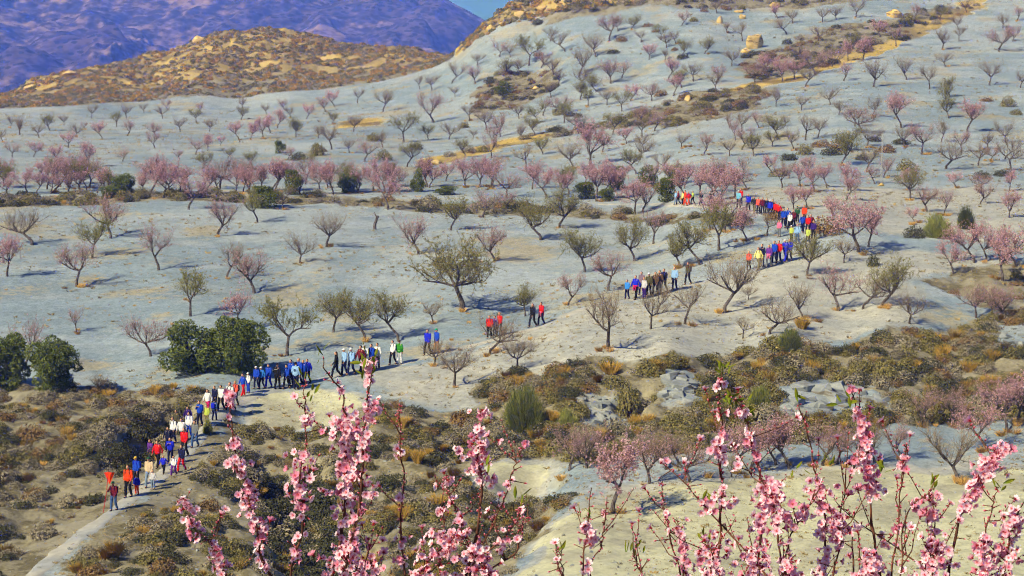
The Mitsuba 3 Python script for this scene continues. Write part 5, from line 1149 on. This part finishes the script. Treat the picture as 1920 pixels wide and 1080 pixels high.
SHOOTS_RIGHT = [
 ([(1088,1110),(1095,1030),(1098,980),(1106,915)],5.8,5.8,4,[(.0,.25,16,18),(.40,.66,18,16)],8),
 ([(1104,1075),(1128,1020),(1132,985),(1128,962)],5.8,5.8,3,[(.9,1,2,6)],6),
 ([(1058,1110),(1052,1060),(1046,1028)],5.7,5.7,3,[],3),
 ([(1205,1110),(1192,1065),(1184,1038)],5.7,5.7,3,[(.2,.25,3,8)],3),
 ([(1285,1110),(1262,1010),(1246,950),(1242,902)],6.0,6.0,4,[(.55,.62,2,6)],10),
 ([(1275,1110),(1280,1060),(1276,1000),(1270,970)],5.9,5.9,4,[(.1,.8,34,13)],4),
 ([(1440,1110),(1405,1045),(1335,965),(1290,905),(1240,868)],5.7,5.9,5,[(.2,.3,6,12),(.52,.6,6,12),(.97,1,3,7)],12),
 ([(1330,1110),(1352,1000),(1355,930),(1352,860),(1350,780),(1357,697)],5.8,5.7,6,[(.05,.2,28,24),(.30,.42,18,22),(.60,.72,28,18),(.80,.84,3,8),(.93,1,5,8)],34),
 ([(1425,1110),(1430,980),(1422,890),(1406,820),(1392,775),(1368,742)],5.8,5.7,6,[(.04,.24,36,24),(.50,.66,18,12),(.76,.84,8,10)],20),
 ([(1470,1110),(1462,1000),(1448,940),(1432,905),(1384,870)],5.6,5.6,5,[(.2,.75,74,26),(.98,1,4,9)],10),
 ([(1480,1010),(1510,960),(1530,920)],5.6,5.6,3,[(.1,.6,16,14)],4),
 ([(1550,1110),(1546,1030),(1538,930),(1528,870),(1510,790),(1498,756)],5.8,5.7,5,[(.05,.2,24,26),(.24,.50,54,20)],26),
 ([(1652,1110),(1636,980),(1630,890),(1620,820),(1606,770),(1593,722)],5.9,5.8,6,[(.0,.1,20,26),(.28,.52,58,20),(.52,.74,36,15),(.76,.80,6,8),(.96,1,3,7)],22),
 ([(1600,1010),(1575,960),(1590,905),(1608,850)],5.8,5.8,3,[(.05,.3,8,12),(.8,.95,6,10)],12),
 ([(1672,1090),(1688,970),(1690,890),(1699,830)],5.7,5.7,4,[(.2,.3,6,10),(.72,.84,9,12)],28),
 ([(1690,1110),(1690,1040),(1702,960),(1735,930),(1750,915)],5.6,5.6,4,[(.55,.62,6,12)],6),
 ([(1740,1110),(1752,1000),(1748,950),(1744,920)],5.7,5.7,4,[(.1,.85,48,18)],6),
 ([(1780,1110),(1795,1000),(1812,945),(1842,895),(1866,855),(1890,828)],5.7,5.6,6,[(.36,.60,34,13),(.62,.94,58,14)],10),
 ([(1840,1050),(1852,985),(1864,940),(1869,914)],5.6,5.6,3,[],6),
 ([(1880,1110),(1885,1040),(1900,980),(1915,962)],5.6,5.6,5,[(.05,.9,74,28)],6),
 ([(1830,1115),(1850,1060),(1840,1000)],5.6,5.6,5,[(.1,.95,60,28)],6),
 ([(1720,1115),(1745,1060),(1770,1020)],5.6,5.6,4,[(.1,1,62,28)],4),
 ([(1600,1115),(1615,1070),(1640,1040)],5.6,5.6,4,[(.1,1,62,30)],4),
 ([(1470,1115),(1478,1070),(1490,1040)],5.6,5.6,4,[(.1,1,34,26)],4),
 ([(1390,1115),(1400,1070),(1412,1035)],5.6,5.6,4,[(.1,1,36,26)],4),
 ([(1330,1115),(1338,1060),(1318,1015)],5.7,5.7,4,[(.1,1,28,22)],4),
 ([(1760,1090),(1700,1040),(1600,975),(1560,930)],5.9,5.9,4,[(.4,.5,6,12)],14),
 ([(1560,1090),(1580,1010),(1560,980)],5.7,5.7,4,[(.3,1,26,22)],6),
]
LEAVES = [(690,672,'l',8),(604,672,'l',4),(576,716,'l',5),(905,880,'l',3),(985,935,'l',5),(1355,700,'r',12),(1375,750,'r',12),(1395,785,'r',5),(1046,1030,'r',7),(1100,965,'r',4),(1184,1035,'r',7),(1498,752,'r',3),(1584,755,'r',5),(1748,910,'r',7),(1868,910,'r',6),(1556,870,'r',5),(1490,885,'r',4),(1330,935,'r',3),(1325,1010,'r',6),(1650,880,'r',4),(1490,985,'r',3),(690,700,'l',8),(575,740,'l',5)]
def blossoming(name, shoots, side, trunk_px, lab, part_label):
    r = np.random.default_rng(800 if side == 'l' else 801)
    key = fresh(name); labels[key] = {'label': lab, 'category': 'almond tree'}
    flowers, buds = [], []
    base = at_depth(trunk_px, 1080, 6.0); base = np.array([base[0], base[1], float(base_height(base[0], base[1]))])
    fork = np.array([base[0], base[1], base[2] + .75])
    mb = MB(); tube(mb, [base - np.array([0, 0, .3]), base + (fork - base) * .5 + np.array([.04, .02, 0]), fork], [.085, .065, .06], 9)
    ends = np.array([at_depth(*s[0][0], s[1]) for s in shoots]); grp = np.argsort(ends[:, 0])
    limbs = [c for c in np.array_split(grp, max(2, len(grp) // 6))]
    knots = {}
    for c in limbs:                                        # limbs below the frame carry the shoots
        low = ends[c].min(0)[2]; k = ends[c].mean(0); k[2] = low - .28
        tube(mb, [fork - np.array([0, 0, .03]), fork * .55 + k * .45 + np.array([0, 0, -.06]), k], [.045, .03, .018], 7)
        for i in c: knots[i] = k
    scene[key + '__trunk'] = mb.shape('twig_bark', 40)
    for i, (pts, d0, d1, mm_, fl, nb) in enumerate(shoots):
        n = len(pts); dd = np.linspace(d0, d1, n)
        P = np.array([at_depth(x, y, d) for (x, y), d in zip(pts, dd)])
        P = np.vstack([knots[i], knots[i] * .35 + P[0] * .65 + np.array([0, 0, -.04]), P])
        k = np.arange(len(P)); t = np.linspace(0, len(P) - 1, 60)
        from scipy.interpolate import PchipInterpolator
        Q = PchipInterpolator(k, P)(t); Q += (meshkit.noise(np.c_[t * 1.7, t * 0 + i, t * 0], 5)[:, None] - .5) * np.array([.02, .02, 0]); Q += (meshkit.noise(np.c_[t * 4.3, t * 0 + i, t * 0 + 3], 7)[:, None] - .5) * np.array([.007, .007, 0])
        rad = np.interp(t, [0, 2, len(P) - 1], [mm_ * 1.3, mm_ * .8, 1.3]) / 1000 * (1 + .12 * np.sin(t * 9))
        sb = MB(); tube(sb, Q, rad, 6)
        vis = Q[t >= 2]; seg = np.linspace(0, 1, len(vis))
        # short spurs along the shoot
        for _ in range(int(r.integers(2, 4))):   # thin side twigs
            u = r.uniform(.15, .8); q = np.array([np.interp(u, seg, vis[:, c]) for c in range(3)]); dv = unit(r.normal(size=3) * np.array([1, .7, .4]) + np.array([0, 0, 1.1])) * r.uniform(.05, .16)
            side_ = np.array([q, q + dv * .35 + r.normal(size=3) * .006, q + dv * .7 + np.array([0, 0, .008]), q + dv + np.array([0, 0, .022])])
            tube(sb, side_, [.0022, .0018, .0014, .0009], 5)
            for e in np.linspace(.3, 1, 7): buds.append((side_[0] + (side_[3] - side_[0]) * e + r.normal(size=3) * .003, r.normal(size=3) * .6 + np.array([0, 0, .6])))
            if r.uniform() < .6: flowers.append((side_[3], unit(dv + r.normal(size=3) * .02), r.uniform(.024, .032)))
        for _ in range(7):
            u = r.uniform(.05, .95); q = np.array([np.interp(u, seg, vis[:, c]) for c in range(3)]); dv = unit(r.normal(size=3) + np.array([0, 0, .5])) * r.uniform(.012, .05)
            tube(sb, [q, q + dv], [.0018, .001], 4); buds.append((q + dv, dv))
        scene[fresh(key + '__shoot')] = sb.shape('twig_bark', 60)
        for (a, b, cnt, sp) in fl:
            for _ in range(int(cnt * (1.0 if side == 'l' else 1.15))):
                u = r.uniform(a, b); q = np.array([np.interp(u, seg, vis[:, c]) for c in range(3)])
                tang = unit(np.array([np.interp(min(u + .03, 1), seg, vis[:, c]) for c in range(3)]) - q + 1e-6)
                o = r.normal(size=3); o = unit(o - tang * (o @ tang))
                o[1] -= .25
                off = o * abs(r.normal()) * sp * .72 * d0 / F
                flowers.append((q + off, unit(o + r.normal(size=3) * .75 + np.array([-.05, -.1, .12])), r.uniform(.019, .030)))
        for _ in range(int(nb * 2.0 + 8)):
            u = r.uniform(.05, 1.0); q = np.array([np.interp(u, seg, vis[:, c]) for c in range(3)]); o = unit(r.normal(size=3) + np.array([0, 0, .4])); buds.append((q + o * r.uniform(.003, .010), o))
    dist = np.array([np.linalg.norm(f[0]) for f in flowers]); order_ = np.argsort(dist / np.array([f[2] for f in flowers]))
    def turn(group, pos, axis, s, spin):
        z = unit(axis); a = unit(np.cross(z, [.3, .5, .8])); b = np.cross(z, a); c_, s_ = math.cos(spin), math.sin(spin)
        M = np.eye(4); M[:3, 0], M[:3, 1], M[:3, 2] = (a * c_ + b * s_) * s, (b * c_ - a * s_) * s, z * s; M[:3, 3] = pos
        return {'type': 'instance', 'group': {'type': 'ref', 'id': group}, 'to_world': T(M)}
    for n_, i in enumerate(order_):
        pos, ax, s = flowers[i]
        k = fresh(key + '__flower') if n_ < 300 else f'{key}__far_flowers__{n_:04d}'
        scene[k] = turn(f'flower_form_{r.integers(7)}', pos, ax, s, r.uniform(0, 6.28))
    if len(flowers) > 300: labels[key + '__far_flowers'] = {'kind': 'stuff', 'label': 'the rest of the pink flowers'}
    for n_, (pos, ax) in enumerate(buds):
        scene[f'{key}__buds__{n_:04d}'] = turn('bud_form', pos, ax, r.uniform(.011, .020), r.uniform(0, 6.28))
    labels[key + '__buds'] = {'kind': 'stuff', 'label': 'small red flower buds'}
    tips = [(x, y, k) for x, y, s_, k in LEAVES if s_ == side]
    for x, y, k in tips:
        c = at_depth(x, y, 5.75)
        for _ in range(k):
            scene[fresh(key + '__leaf')] = turn('leaf_form', c + r.normal(size=3) * .012, unit(r.normal(size=3) * .6 + np.array([0, -.1, 1.0])), r.uniform(.022, .04), r.uniform(0, 6.28))
blossoming('blossoming_almond', SHOOTS_LEFT, 'l', 680, 'blossoming almond close to the camera, the left one, with dense pink flower spikes', '')
blossoming('blossoming_almond', SHOOTS_RIGHT, 'r', 1560, 'blossoming almond close to the camera, the right one, with many slender pink shoots', '')
# ------------------------------------------------------------------ the air itself
scene['clear_wall'] = {'type': 'null'}
scene['haze'] = {'type': 'cube', 'to_world': T().translate([0, 0, 100]).scale([5750, 5750, 300]), 'bsdf': {'type': 'ref', 'id': 'clear_wall'}, 'interior': {'type': 'ref', 'id': 'haze_air'}}
labels['haze'] = {'kind': 'stuff', 'label': 'thin blue air between the near valley and the far mountain', 'category': 'haze'}
